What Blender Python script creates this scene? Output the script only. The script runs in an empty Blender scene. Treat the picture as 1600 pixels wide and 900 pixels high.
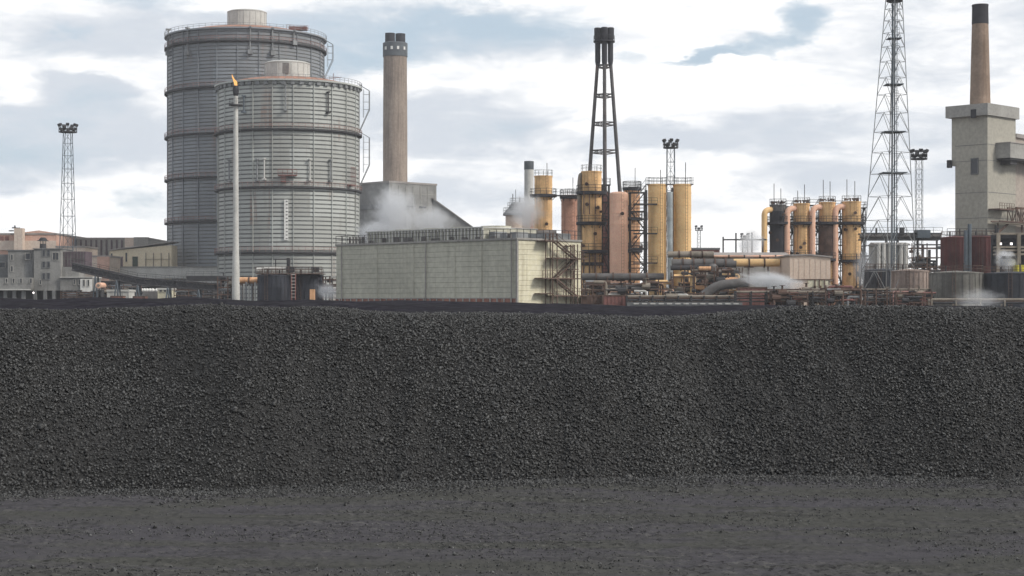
import bpy, math, random
import numpy as np
from mathutils import Matrix, Vector
random.seed(7); RNG = np.random.default_rng(11)
R = math.radians
sc = bpy.context.scene
col = sc.collection
# ------------------------------------------------------------------ camera, sky, sun, exposure
F = 2700.0; EYE = 4.0; HZ = 472.0           # focal length in px of a 1600 px wide frame, eye height, horizon row
cam = bpy.data.objects.new('camera', bpy.data.cameras.new('camera')); col.objects.link(cam)
cam.location = (0, 0, EYE); cam.rotation_euler = (R(90), 0, 0)
cam.data.sensor_width = 36; cam.data.lens = 36*F/1600; cam.data.shift_y = (HZ-450)/1600
cam.data.clip_start = 0.5; cam.data.clip_end = 20000
sc.camera = cam
SUN_EL, SUN_AZ = R(36), R(116)              # azimuth measured clockwise from +Y (the viewing direction)
w = bpy.data.worlds.new('World'); sc.world = w; w.use_nodes = True

class NT:
    def __init__(s, nt): s.nt = nt; nt.nodes.clear()
    def n(s, t, **k):
        x = s.nt.nodes.new(t)
        for a, b in k.items(): setattr(x, a, b)
        return x
    def set(s, sock, v):
        if isinstance(v, bpy.types.NodeSocket): s.nt.links.new(v, sock)
        elif v is not None: sock.default_value = v
    def math(s, op, a, b=None, c=None, clamp=False):
        x = s.n('ShaderNodeMath', operation=op, use_clamp=clamp)
        s.set(x.inputs[0], a); s.set(x.inputs[1], b); s.set(x.inputs[2], c)
        return x.outputs[0]
    def vmath(s, op, a, b=None):
        x = s.n('ShaderNodeVectorMath', operation=op); s.set(x.inputs[0], a); s.set(x.inputs[1], b)
        return x
    def mix(s, f, a, b, mode='MIX'):
        x = s.n('ShaderNodeMix', data_type='RGBA', blend_type=mode)
        s.set(x.inputs[0], f); s.set(x.inputs[6], a); s.set(x.inputs[7], b)
        return x.outputs[2]
    def noise(s, vec, scale, detail=4, rough=.55, dist=0):
        x = s.n('ShaderNodeTexNoise'); s.set(x.inputs['Vector'], vec)
        x.inputs['Scale'].default_value = scale; x.inputs['Detail'].default_value = detail
        x.inputs['Roughness'].default_value = rough; x.inputs['Distortion'].default_value = dist
        return x.outputs['Fac']
    def smooth(s, v, lo, hi, a=0., b=1.):
        x = s.n('ShaderNodeMapRange', interpolation_type='SMOOTHSTEP'); s.set(x.inputs[0], v)
        for i, q in enumerate((lo, hi, a, b)): x.inputs[i+1].default_value = q
        return x.outputs[0]
    def comb(s, x_, y_, z_):
        x = s.n('ShaderNodeCombineXYZ'); s.set(x.inputs[0], x_); s.set(x.inputs[1], y_); s.set(x.inputs[2], z_)
        return x.outputs[0]

def build_sky():
    t = NT(w.node_tree)
    tc = t.n('ShaderNodeTexCoord')
    sep = t.n('ShaderNodeSeparateXYZ'); t.set(sep.inputs[0], tc.outputs['Generated'])
    az = t.math('ARCTAN2', sep.outputs[0], sep.outputs[1])
    el = t.math('ARCSINE', sep.outputs[2])
    uv0 = t.comb(az, el, 0.0)
    wn = t.n('ShaderNodeTexNoise'); t.set(wn.inputs['Vector'], t.comb(az, t.math('MULTIPLY', el, 2.2), .9)); wn.inputs['Scale'].default_value = 16; wn.inputs['Detail'].default_value = 6; wn.inputs['Roughness'].default_value = .6
    wv = t.vmath('MULTIPLY', t.vmath('SUBTRACT', wn.outputs['Color'], (.5, .5, .5)).outputs[0], (.07, .035, 0))
    uv = t.vmath('ADD', uv0, wv.outputs[0]).outputs[0]
    # cloud noise: stretched sideways, finer towards the horizon
    st = t.comb(t.math('MULTIPLY', az, 1.0), t.math('MULTIPLY', el, 3.0), 0.37)
    n1 = t.noise(st, 7.5, 8, .58, .35)
    n2 = t.noise(t.vmath('ADD', st, (3.1, 1.7, 5.)).outputs[0], 15.0, 7, .6, .5)
    n3 = t.noise(t.vmath('ADD', st, (7.1, 2.7, 1.)).outputs[0], 3.5, 6, .55, .2)
    def blobs(lst):
        tot = None
        for (px, py, rx, ry, k) in lst:
            a = math.atan((px-800)/F); e = math.atan((HZ-py)/F)
            d = t.vmath('MULTIPLY', t.vmath('SUBTRACT', uv, (a, e, 0)).outputs[0], (F/rx, F/ry, 0))
            L = t.vmath('LENGTH', d.outputs[0]).outputs['Value']
            v = t.smooth(L, 1.35, 0.25, 0., k)
            tot = v if tot is None else t.math('ADD', tot, v)
        return tot
    # thin places where the blue of the sky comes through
    blue = blobs([(600, 55, 330, 60, .20), (700, 35, 120, 22, .10), (840, 25, 150, 40, .20), (560, 95, 90, 14, .12), (1255, 30, 58, 32, .36), (1205, 64, 70, 17, .36), (1140, 84, 75, 13, .36), (1085, 94, 55, 10, .32),
                  (60, 235, 190, 60, .16), (230, 330, 90, 50, .18), (130, 165, 110, 26, .14), (780, 195, 110, 34, .16), (125, 55, 60, 12, .22),
                  (980, 90, 60, 18, .2), (250, 15, 200, 26, .16), (60, 85, 120, 30, .08), (1120, 370, 160, 30, .14)])
    grey = blobs([(450, 110, 160, 120, .12), (60, 290, 130, 30, .12), (1350, 290, 200, 30, .12), (690, 290, 120, 30, .14), (1250, 205, 260, 40, .18), (110, 215, 200, 60, .3), (740, 190, 160, 60, .26), (700, 60, 300, 60, .2), (1000, 215, 150, 30, .18),
                  (1480, 130, 200, 30, .10), (120, 150, 90, 22, .3), (560, 190, 140, 60, .12), (240, 60, 260, 40, .2), (900, 330, 260, 30, .12)])
    fb = t.smooth(t.math('ADD', t.math('ADD', t.math('MULTIPLY', n1, .6), t.math('MULTIPLY', n2, .4)), blue), .56, .86)
    fg = t.smooth(t.math('ADD', t.math('ADD', t.math('MULTIPLY', n2, .55), t.math('MULTIPLY', n3, .45)), grey), .46, .72)
    sky = t.n('ShaderNodeTexSky', sky_type='NISHITA', sun_disc=False, sun_elevation=SUN_EL, sun_rotation=SUN_AZ)
    sky.air_density = 1.2; sky.dust_density = 2.2
    white = (11.2, 11.15, 11.1, 1); shade = (6.5, 7.0, 7.7, 1)
    cloud = t.mix(fg, white, shade)
    n4 = t.noise(t.vmath('ADD', st, (1.3, 8.7, 2.)).outputs[0], 38.0, 5, .65, .3)
    cloud = t.mix(t.smooth(n4, .42, .68, 0., .35), cloud, (7.2, 7.6, 8.1, 1))
    gap = t.mix(.8, sky.outputs[0], (5.3, 6.5, 7.7, 1))
    full = t.mix(fb, cloud, gap)
    # unseen sky overhead and behind left dimmed, added to darken left-facing walls
    dn = t.vmath('DOT_PRODUCT', tc.outputs['Generated'], (-.66, -.52, .54)).outputs['Value']
    full = t.mix(t.smooth(dn, -.25, .75, 0., 1.), full, t.mix(1., full, (.62, .64, .67, 1), 'MULTIPLY'))
    bg = t.n('ShaderNodeBackground'); t.set(bg.inputs[0], full); bg.inputs[1].default_value = .1
    out = t.n('ShaderNodeOutputWorld'); t.set(out.inputs[0], bg.outputs[0])
build_sky()
sun = bpy.data.objects.new('sun', bpy.data.lights.new('sun', 'SUN')); col.objects.link(sun)
sun.data.energy = 2.3; sun.data.angle = R(12); sun.data.color = (1, .93, .83)
sun.rotation_euler = (R(90)-SUN_EL, 0, math.pi-SUN_AZ)   # light comes from the right, a little behind the camera
sc.view_settings.view_transform = 'Standard'; sc.view_settings.look = 'None'
sc.view_settings.exposure = 0.1; sc.view_settings.gamma = 1.0; sc.view_settings.use_curve_mapping = False
sc.cycles.volume_step_rate = 1.0; sc.cycles.volume_bounces = 2

# ------------------------------------------------------------------ materials
MATS = {}
def mat(name, c, rough=.75, metal=0., var=.18, scale=.35, streak=0., sc_col=(.09, .05, .035), fine=.1, bump=0., recess=None, spec=.3):
    """weathered paint/steel/concrete: broad tone drift, fine speckle and vertical run-down stains"""
    if name in MATS: return MATS[name]
    m = bpy.data.materials.new(name); m.use_nodes = True; t = NT(m.node_tree)
    tc = t.n('ShaderNodeTexCoord').outputs['Object']
    lo = tuple(x*(1-var) for x in c)+(1,); hi = tuple(min(1, x*(1+var)) for x in c)+(1,)
    n = t.noise(tc, scale, 5, .6)
    base = t.mix(t.smooth(n, .32, .68), lo, hi)
    f = t.noise(tc, scale*14, 3, .6)
    base = t.mix(fine, base, t.mix(t.smooth(f, .35, .65), (.02, .02, .02, 1), (.9, .9, .88, 1)), 'OVERLAY')
    if streak:
        mp = t.n('ShaderNodeMapping'); t.set(mp.inputs[0], tc); mp.inputs['Scale'].default_value = (1.6, 1.6, .07)
        s1 = t.noise(mp.outputs[0], 1.0, 5, .65)
        base = t.mix(t.smooth(s1, .62-.22*streak, .82, 0., min(1., .35+streak)), base, tuple(sc_col)+(1,))
    b = t.n('ShaderNodeBsdfPrincipled'); t.set(b.inputs['Base Color'], base)
    b.inputs['Roughness'].default_value = rough; b.inputs['Metallic'].default_value = metal
    b.inputs['Specular IOR Level'].default_value = spec
    if bump:
        bp = t.n('ShaderNodeBump'); bp.inputs['Strength'].default_value = bump; bp.inputs['Distance'].default_value = .1
        t.set(bp.inputs['Height'], f); t.set(b.inputs['Normal'], bp.outputs[0])
    o = t.n('ShaderNodeOutputMaterial'); t.set(o.inputs[0], b.outputs[0])
    MATS[name] = m; return m
def emis(name, c, s):
    if name in MATS: return MATS[name]
    m = bpy.data.materials.new(name); m.use_nodes = True; t = NT(m.node_tree)
    e = t.n('ShaderNodeEmission'); e.inputs[0].default_value = tuple(c)+(1,); e.inputs[1].default_value = s
    o = t.n('ShaderNodeOutputMaterial'); t.set(o.inputs[0], e.outputs[0]); MATS[name] = m; return m

M_ = dict(
 tank=mat('tank_plate', (.45, .475, .465), .55, 0, .16, .12, .35, (.16, .13, .11)),
 tank_old=mat('tank_plate_old', (.30, .315, .33), .6, 0, .16, .1, .4, (.10, .085, .08)),
 recess=mat('tank_recess_shade', (.19, .195, .195), .8, 0, .2, .3),  # darker grey puts the shade of the recessed bands into the colour
 tank_roof=mat('tank_roof', (.33, .17, .12), .8, 0, .3, .4),
 drum=mat('vent_drum', (.50, .51, .49), .6, 0, .1, .3, .3, (.2, .16, .14)),
 rust=mat('rusty_steel', (.105, .068, .055), .85, 0, .35, .8, .3),
 redpaint=mat('faded_red_paint', (.20, .095, .085), .8, 0, .25, .5, .3, (.07, .04, .035)),
 pinkrail=mat('pink_primer', (.34, .20, .18), .8, 0, .25, .6),
 dark=mat('dark_steel', (.045, .045, .05), .7, 0, .25, .6),
 grey=mat('galvanised_steel', (.22, .23, .24), .55, .2, .2, .6),
 mastblue=mat('mast_steel', (.10, .125, .15), .6, .1, .2, .5),
 pale=mat('pale_painted_steel', (.52, .52, .50), .6, 0, .12, .3, .25, (.25, .2, .17)),
 white=mat('white_paint', (.75, .75, .73), .6, 0, .08, .5, .2, (.3, .25, .2)),
 concrete=mat('concrete', (.33, .325, .31), .9, 0, .14, .15, .3, (.15, .14, .13), bump=.2),
 concrete_d=mat('dark_concrete', (.17, .175, .18), .9, 0, .16, .15, .3, (.08, .08, .08), bump=.2),
 stack=mat('chimney_concrete', (.31, .255, .215), .9, 0, .14, .08, .9, (.13, .10, .085), bump=.2),
 stack_r=mat('chimney_brick', (.29, .215, .165), .9, 0, .22, .12, .7, (.15, .10, .07), bump=.3),
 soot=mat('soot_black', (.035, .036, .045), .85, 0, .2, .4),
 cap=mat('slate_cap', (.10, .115, .13), .8, 0, .15, .4),
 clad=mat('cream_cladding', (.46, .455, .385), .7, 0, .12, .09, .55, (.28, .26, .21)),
 clad_y=mat('cream_cladding_lit', (.64, .61, .47), .7, 0, .12, .12, .7, (.40, .36, .25)),  # cream lightened and warmed: sunlight on the end wall put into the colour
 brick=mat('red_brick', (.27, .13, .10), .9, 0, .3, .5, .3, (.4, .36, .3)),
 yellow=mat('ochre_paint', (.79, .53, .26), .6, 0, .12, .25, .2, (.24, .12, .05)),
 yellow_r=mat('rusty_ochre_paint', (.73, .475, .235), .65, 0, .2, .35, .9, (.17, .075, .035)),
 orange=mat('orange_paint', (.62, .36, .20), .65, 0, .2, .3, .6, (.24, .1, .06)),
 salmon=mat('salmon_paint', (.77, .48, .35), .65, 0, .08, .3, .15, (.30, .15, .1)),
 brown=mat('brown_red_paint', (.46, .25, .18), .7, 0, .2, .3, .5, (.18, .08, .05)),
 lagging=mat('pipe_lagging', (.24, .21, .175), .7, 0, .25, .5, .3, (.1, .07, .05)),
 lagging_d=mat('dark_pipe_lagging', (.12, .115, .115), .75, 0, .3, .5),
 silver=mat('silver_lagging', (.42, .46, .47), .4, .5, .2, .5, .4, (.15, .16, .16)),
 shed_pink=mat('pink_cladding', (.56, .36, .29), .8, 0, .14, .12, .3, (.3, .16, .12)),
 shed_low=mat('pale_pink_cladding', (.58, .49, .42), .8, 0, .1, .12, .25, (.3, .22, .17)),
 shed_grey=mat('grey_cladding', (.31, .30, .285), .8, 0, .14, .12, .4, (.12, .10, .11)),
 shed_beige=mat('beige_cladding', (.66, .58, .44), .8, 0, .1, .15, .3, (.38, .3, .2)),
 roof=mat('sheet_roof', (.30, .28, .27), .8, 0, .15, .2),
 glass=mat('dark_window', (.035, .04, .05), .25, 0, .2, 1., spec=.6),
 doorg=mat('green_door', (.05, .07, .055), .6, 0, .2, 1.),
 doorp=mat('purple_door', (.10, .075, .09), .6, 0, .2, 1.),
 tower=mat('tower_cladding', (.37, .355, .31), .85, 0, .06, .1, .25, (.2, .18, .16)),
 tower_lo=mat('pinkish_tower_cladding', (.37, .325, .29), .85, 0, .1, .1, .25, (.2, .17, .15)),
 shedpeach=mat('peach_cladding', (.64, .52, .43), .75, 0, .06, .2, .15, (.45, .35, .28)),
 blacktank=mat('black_tank', (.035, .04, .055), .6, 0, .3, .3, .5, (.11, .06, .05)),
 redtank=mat('dark_red_tank', (.12, .035, .035), .7, 0, .35, .25, .8, (.06, .055, .065)),
 oldtank=mat('stained_grey_tank', (.20, .195, .175), .8, 0, .35, .2, 1.3, (.07, .065, .065)),
 oldtank_d=mat('stained_dark_tank', (.045, .05, .062), .8, 0, .35, .2, .8, (.045, .045, .06)),
 browntank=mat('stained_brown_tank', (.30, .24, .21), .8, 0, .3, .25, .8, (.11, .07, .06)),
 concrete_m=mat('weathered_concrete', (.235, .235, .23), .9, 0, .2, .2, .5, (.12, .12, .12), bump=.2),
 yel=mat('yellow_machine', (.62, .56, .05), .6, 0, .1, .5),
)

def plate_mat(name, c, npanel, hp_, seed, stainc):
    """gasholder sheeting: every plate panel has weathered to its own tone, rust runs below the walkways"""
    m = bpy.data.materials.new(name); m.use_nodes = True; t = NT(m.node_tree)
    tc = t.n('ShaderNodeTexCoord').outputs['Object']; sp = t.n('ShaderNodeSeparateXYZ'); t.set(sp.inputs[0], tc)
    a = t.math('ARCTAN2', sp.outputs[1], sp.outputs[0])
    gz = t.smooth(sp.outputs[2], 8., 46.)
    pa = t.math('FLOOR', t.math('MULTIPLY', a, npanel/2/math.pi)); pz = t.math('FLOOR', t.math('DIVIDE', sp.outputs[2], hp_))
    wn = t.n('ShaderNodeTexWhiteNoise', noise_dimensions='3D'); t.set(wn.inputs['Vector'], t.comb(pa, pz, seed))
    col_ = t.mix(wn.outputs['Value'], tuple(x*.80 for x in c)+(1,), tuple(x*1.14 for x in c)+(1,))
    col_ = t.mix(t.math('MULTIPLY', wn.outputs['Value'], .25), col_, (c[0]*.92, c[1]*1.0, c[2]*1.08, 1))
    n = t.noise(tc, .12, 5, .6); col_ = t.mix(t.smooth(n, .45, .7, 0., .4), col_, tuple(x*.72 for x in c)+(1,))
    mp = t.n('ShaderNodeMapping'); t.set(mp.inputs[0], tc); mp.inputs['Scale'].default_value = (1.1, 1.1, .05)
    s1 = t.noise(mp.outputs[0], 1.0, 6, .7)
    col_ = t.mix(t.smooth(s1, .54, .78, 0., .6), col_, tuple(stainc)+(1,))
    r2 = t.noise(mp.outputs[0], .45, 4, .6); zone = t.noise(tc, .07, 3, .5)
    col_ = t.mix(t.math('MULTIPLY', t.smooth(r2, .55, .68), t.smooth(zone, .48, .60, 0., .85)), col_, (.27, .165, .125, 1))
    b = t.n('ShaderNodeBsdfPrincipled'); t.set(b.inputs['Base Color'], col_); b.inputs['Roughness'].default_value = .5; b.inputs['Specular IOR Level'].default_value = .4
    o = t.n('ShaderNodeOutputMaterial'); t.set(o.inputs[0], b.outputs[0]); MATS[name] = m; return m
M_['tank'] = plate_mat('tank_sheeting', (.44, .455, .43), 22, 8.3, 2., (.25, .23, .21))
M_['tank_old'] = plate_mat('tank_sheeting_old', (.255, .275, .30), 24, 9.7, 5., (.17, .155, .15))
M_['stackgrey'] = mat('stack_steel', (.085, .082, .085), .7, 0, .3, .3, .6, (.15, .09, .06))

# ------------------------------------------------------------------ mesh helpers
ROOT = {}
def PX(px, Y): return (px-800)/F*Y
def PZ(py, Y): return EYE+(HZ-py)/F*Y
def tag(o, label=None, cat=None, group=None, kind=None):
    if label: o['label'] = label
    if cat: o['category'] = cat
    if group: o['group'] = group
    if kind: o['kind'] = kind
    return o
def thing(name, label, cat, loc, rz=0., group=None):
    o = bpy.data.objects.new(name, None); col.objects.link(o); o.empty_display_size = .5
    o.location = loc; o.rotation_euler = (0, 0, rz); tag(o, label, cat, group)
    ROOT[o.name] = Matrix.Translation(loc) @ Matrix.Rotation(rz, 4, 'Z')
    return o
class MB:
    """collects shapes given in world metres (or in frame M); build() links them as one mesh"""
    def __init__(s, M=None): s.v = []; s.f = []; s.mi = []; s.M = M; s.cur = 0
    def add(s, vs, fs):
        o = len(s.v)
        if s.M is not None: vs = [tuple(s.M @ Vector(p)) for p in vs]
        s.v += [tuple(p) for p in vs]; s.f += [tuple(i+o for i in q) for q in fs]; s.mi += [s.cur]*len(fs)
    def box(s, x0, x1, y0, y1, z0, z1):
        s.add([(x0,y0,z0),(x1,y0,z0),(x1,y1,z0),(x0,y1,z0),(x0,y0,z1),(x1,y0,z1),(x1,y1,z1),(x0,y1,z1)],
              [(0,3,2,1),(4,5,6,7),(0,1,5,4),(1,2,6,5),(2,3,7,6),(3,0,4,7)]); return s
    def cbox(s, c, d, rz=0., tilt=0.):
        m = Matrix.Translation(c) @ Matrix.Rotation(rz, 4, 'Z') @ Matrix.Rotation(tilt, 4, 'X')
        x, y, z = d[0]/2, d[1]/2, d[2]/2
        vs = [tuple(m @ Vector(p)) for p in [(-x,-y,-z),(x,-y,-z),(x,y,-z),(-x,y,-z),(-x,-y,z),(x,-y,z),(x,y,z),(-x,y,z)]]
        s.add(vs, [(0,3,2,1),(4,5,6,7),(0,1,5,4),(1,2,6,5),(2,3,7,6),(3,0,4,7)]); return s
    def bar(s, p, q, r, n=5, r2=None, cap=True):
        p, q = Vector(p), Vector(q); d = (q-p)
        if d.length < 1e-6: return s
        d.normalize(); a = d.orthogonal().normalized() if abs(d.z) < .999 else Vector((1,0,0)); b = d.cross(a)
        if abs(d.z) < .999:
            a = d.cross(Vector((0,0,1))).normalized(); b = a.cross(d)
        r2 = r if r2 is None else r2; vs = []
        for c, rr in ((p, r), (q, r2)):
            for k in range(n):
                t = 2*math.pi*(k+.5)/n; vs.append(c+a*(rr*math.cos(t))+b*(rr*math.sin(t)))
        fs = [(k, (k+1) % n, n+(k+1) % n, n+k) for k in range(n)]
        if cap: fs += [tuple(range(n))[::-1], tuple(range(n, 2*n))]
        s.add(vs, fs); return s
    def tube(s, pts, r, n=12, bend=0.):
        pts = [Vector(p) for p in pts]
        if bend:
            out = [pts[0]]
            for i in range(1, len(pts)-1):
                a, b, c = pts[i-1], pts[i], pts[i+1]
                d1 = (a-b).normalized(); d2 = (c-b).normalized()
                L = min(bend, (a-b).length*.49, (c-b).length*.49)
                p0, p2 = b+d1*L, b+d2*L
                for k in range(7):
                    t = k/6; out.append(p0*(1-t)**2+b*2*t*(1-t)+p2*t*t)
            out.append(pts[-1]); pts = out
        rr = r if hasattr(r, '__len__') else [r]*len(pts)
        up = None; vs = []
        for i, p in enumerate(pts):
            d = (pts[min(i+1, len(pts)-1)]-pts[max(i-1, 0)]).normalized()
            if up is None: up = d.orthogonal().normalized()
            up = (up-d*up.dot(d)).normalized(); b = d.cross(up)
            for k in range(n):
                t = 2*math.pi*k/n; vs.append(p+up*(rr[i]*math.cos(t))+b*(rr[i]*math.sin(t)))
        fs = []
        for i in range(len(pts)-1):
            for k in range(n): fs.append((i*n+k, i*n+(k+1) % n, (i+1)*n+(k+1) % n, (i+1)*n+k))
        fs += [tuple(range(n))[::-1], tuple(range((len(pts)-1)*n, len(pts)*n))]
        s.add(vs, fs); return s
    def lathe(s, prof, cx=0, cy=0, n=48, mi=None):
        """prof: (radius, z) going up"""
        vs = []
        for r, z in prof:
            for k in range(n):
                t = 2*math.pi*k/n; vs.append((cx+r*math.cos(t), cy+r*math.sin(t), z))
        m = len(prof)
        for i in range(m-1):
            if mi: s.cur = mi[i]
            o = [vs[i*n+k] for k in range(n)]+[vs[(i+1)*n+k] for k in range(n)]
            s.add(o, [(k, (k+1) % n, n+(k+1) % n, n+k) for k in range(n)])
        s.cur = 0
        if prof[0][0] > 1e-4: s.add(vs[:n], [tuple(range(n))[::-1]])
        if prof[-1][0] > 1e-4: s.add(vs[-n:], [tuple(range(n))])
        return s
    def prism(s, poly, z0, z1):
        n = len(poly)
        s.add([(x, y, z0) for x, y in poly]+[(x, y, z1) for x, y in poly],
              [tuple(range(n))[::-1], tuple(range(n, 2*n))]+[(k, (k+1) % n, n+(k+1) % n, n+k) for k in range(n)]); return s
    def extr_y(s, poly, y0, y1):
        """polygon in XZ extruded along Y"""
        n = len(poly)
        s.add([(x, y0, z) for x, z in poly]+[(x, y1, z) for x, z in poly],
              [tuple(range(n)), tuple(range(n, 2*n))[::-1]]+[(k, n+k, n+(k+1) % n, (k+1) % n) for k in range(n)]); return s
    def extr_x(s, poly, x0, x1):
        n = len(poly)
        s.add([(x0, y, z) for y, z in poly]+[(x1, y, z) for y, z in poly],
              [tuple(range(n))[::-1], tuple(range(n, 2*n))]+[(k, (k+1) % n, n+(k+1) % n, n+k) for k in range(n)]); return s
    def rail(s, pts, h=1.1, sp=1.6, r=.035, closed=False, n=4):
        pts = [Vector(p) for p in pts]
        if closed: pts.append(pts[0])
        U = Vector((0, 0, 1))
        for a, b in zip(pts, pts[1:]):
            for hh in (h, h*.52): s.bar(a+U*hh, b+U*hh, r, n)
            L = (b-a).length; k = max(1, round(L/sp))
            for i in range(k): s.bar(a.lerp(b, i/k), a.lerp(b, i/k)+U*h, r, n)
        s.bar(pts[-1], pts[-1]+U*h, r, n); return s
    def build(s, name, m, parent=None, smooth=True):
        me = bpy.data.meshes.new(name)
        Mi = None
        if parent is not None:
            Mi = ROOT[parent.name].inverted()
        vs = [tuple(Mi @ Vector(p)) for p in s.v] if Mi is not None else s.v
        me.from_pydata(vs, [], s.f)
        ms = m if isinstance(m, (list, tuple)) else [m]
        for q in ms: me.materials.append(M_[q] if isinstance(q, str) else q)
        if len(ms) > 1: me.polygons.foreach_set('material_index', s.mi)
        if smooth:
            me.polygons.foreach_set('use_smooth', [True]*len(me.polygons)); me.set_sharp_from_angle(angle=R(32))
        me.update()
        o = bpy.data.objects.new(name, me); col.objects.link(o)
        if parent is not None: o.parent = parent; ROOT[o.name] = ROOT[parent.name]
        return o
def ring(cx, cy, r, z, n=32, a0=0., a1=2*math.pi):
    full = abs(a1-a0-2*math.pi) < 1e-6
    return [(cx+r*math.cos(a0+(a1-a0)*k/(n if full else n-1)), cy+r*math.sin(a0+(a1-a0)*k/(n if full else n-1)), z) for k in range(n)]
def mesh_np(name, V, Fc, m, label=None, kind=None, cat=None, smooth=False, parent=None):
    me = bpy.data.meshes.new(name); nv = len(V); nf, k = Fc.shape
    me.vertices.add(nv); me.vertices.foreach_set('co', V.astype(np.float32).ravel())
    me.loops.add(nf*k); me.loops.foreach_set('vertex_index', Fc.astype(np.int32).ravel())
    me.polygons.add(nf); me.polygons.foreach_set('loop_start', np.arange(0, nf*k, k, dtype=np.int32))
    if smooth: me.polygons.foreach_set('use_smooth', np.ones(nf, dtype=bool))
    me.update(calc_edges=True); me.materials.append(m)
    o = bpy.data.objects.new(name, me); col.objects.link(o); tag(o, label, cat, None, kind)
    return o

# ------------------------------------------------------------------ ground, yard and coal stockpile
def vn(x, y, seed=0):
    xi = np.floor(x).astype(np.int64); yi = np.floor(y).astype(np.int64); fx = x-xi; fy = y-yi
    fx = fx*fx*(3-2*fx); fy = fy*fy*(3-2*fy)
    def h(a, b):
        n = (a*374761393+b*668265263+seed*974711) & 0x7fffffff
        n = ((n ^ (n >> 13))*1274126177) & 0x7fffffff
        return ((n ^ (n >> 16)) & 0xffff)/65535.0
    return (h(xi, yi)*(1-fx)+h(xi+1, yi)*fx)*(1-fy)+(h(xi, yi+1)*(1-fx)+h(xi+1, yi+1)*fx)*fy
def fbm(x, y, o=4, seed=0):
    s = 0; a = .5
    for i in range(o): s = s+a*vn(x*2**i, y*2**i, seed+i*17); a *= .5
    return s-.5*(1-.5**o)
pxs = np.array([-500, 0, 130, 300, 430, 620, 900, 1000, 1130, 1300, 1600, 2100])
toe_y = np.array([792, 778, 774, 768, 766, 757, 752, 750, 745, 748, 750, 752.])
toe_d = F*EYE/(toe_y-HZ)
def toe(X):
    px = 800+X/39*F
    return np.interp(px, pxs, toe_d)+1.0*fbm(X*.22, X*0+3.3, 4, 5)+.45*fbm(X*1.1, X*0+7.3, 3, 6)
cp = np.array([-500, 0, 130, 250, 380, 430, 520, 570, 640, 800, 880, 960, 1080, 1150, 1230, 1320, 1450, 1600, 2100])
cy_ = np.array([482, 481, 482, 479, 476, 480, 478, 485, 488, 488, 491, 494, 493, 489, 481, 478, 480, 481, 480.])
def crest_h(X): return EYE-(np.interp(800+X/46*F, cp, cy_)+3.0-HZ)/F*46
def smin(a, b, k):
    h = np.clip(.5+.5*(b-a)/k, 0, 1); return b*(1-h)+a*h-k*h*(1-h)
def pile_h(X, Y):
    s = Y-toe(X)
    face = s*(.735+.10*fbm(X*.13, Y*.05, 2, 40))+(.75*(.5-np.abs(2*vn((X+.75*s)*.21+4.3, s*.03+.5, 55)-1))+.85*fbm((X+.55*s)*.32, s*.10+5, 3, 9)+.22*fbm((X-.3*s)*.9, s*.16+9, 3, 12))*np.clip(s/2, 0, 1)
    top = crest_h(X)+.12*fbm(X*.5, Y*.5, 3, 21)+.10*fbm(X*2.1, Y*2.1, 3, 22)-.02*np.clip(s-6.5, 0, 30)
    h = smin(face, top, .9)
    return np.where(s < 0, s*.3, h)
def grid_mesh(name, xs, ys, fz, m, **k):
    X, Y = np.meshgrid(xs, ys); Z = fz(X, Y)
    V = np.stack([X, Y, Z], -1).reshape(-1, 3); nx, ny = len(xs), len(ys)
    i = np.arange(ny-1)[:, None]*nx+np.arange(nx-1)[None, :]
    Fc = np.stack([i, i+1, i+nx+1, i+nx], -1).reshape(-1, 4)
    return mesh_np(name, V, Fc, m, **k)

def mat_ground():
    m = bpy.data.materials.new('yard_dust'); m.use_nodes = True; t = NT(m.node_tree)
    tc = t.n('ShaderNodeTexCoord').outputs['Object']
    mp = t.n('ShaderNodeMapping'); t.set(mp.inputs[0], tc); mp.inputs['Scale'].default_value = (.25, 1., 1.); mp.inputs['Rotation'].default_value = (0, 0, R(3))
    big = t.noise(mp.outputs[0], .45, 5, .6, .8)
    c = t.mix(t.smooth(big, .42, .60), (.068, .069, .065, 1), (.072, .070, .078, 1))
    mp2 = t.n('ShaderNodeMapping'); t.set(mp2.inputs[0], tc); mp2.inputs['Scale'].default_value = (.30, 1.5, 1.); mp2.inputs['Rotation'].default_value = (0, 0, R(2))
    st = t.noise(mp2.outputs[0], 1.6, 6, .68)
    c = t.mix(t.smooth(st, .36, .50, .45, 0.), c, (.035, .035, .036, 1))
    f = t.noise(tc, 3.6, 7, .82); f2 = t.noise(t.vmath('ADD', tc, (9, 4, 2)).outputs[0], 6.5, 5, .8)
    amt = t.smooth(t.noise(tc, .22, 3, .5), .38, .60, .2, 1.)
    c = t.mix(t.math('MULTIPLY', t.smooth(f, .52, .62, 0., .6), amt), c, (.135, .134, .128, 1))
    c = t.mix(t.math('MULTIPLY', t.smooth(f2, .47, .39, 0., .8), amt), c, (.014, .014, .015, 1))
    b = t.n('ShaderNodeBsdfPrincipled'); t.set(b.inputs['Base Color'], c); b.inputs['Roughness'].default_value = 1.
    b.inputs['Specular IOR Level'].default_value = .02
    bp = t.n('ShaderNodeBump'); bp.inputs['Strength'].default_value = .7; bp.inputs['Distance'].default_value = .04
    t.set(bp.inputs['Height'], t.noise(tc, 14, 5, .7)); t.set(b.inputs['Normal'], bp.outputs[0])
    o = t.n('ShaderNodeOutputMaterial'); t.set(o.inputs[0], b.outputs[0]); return m
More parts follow.
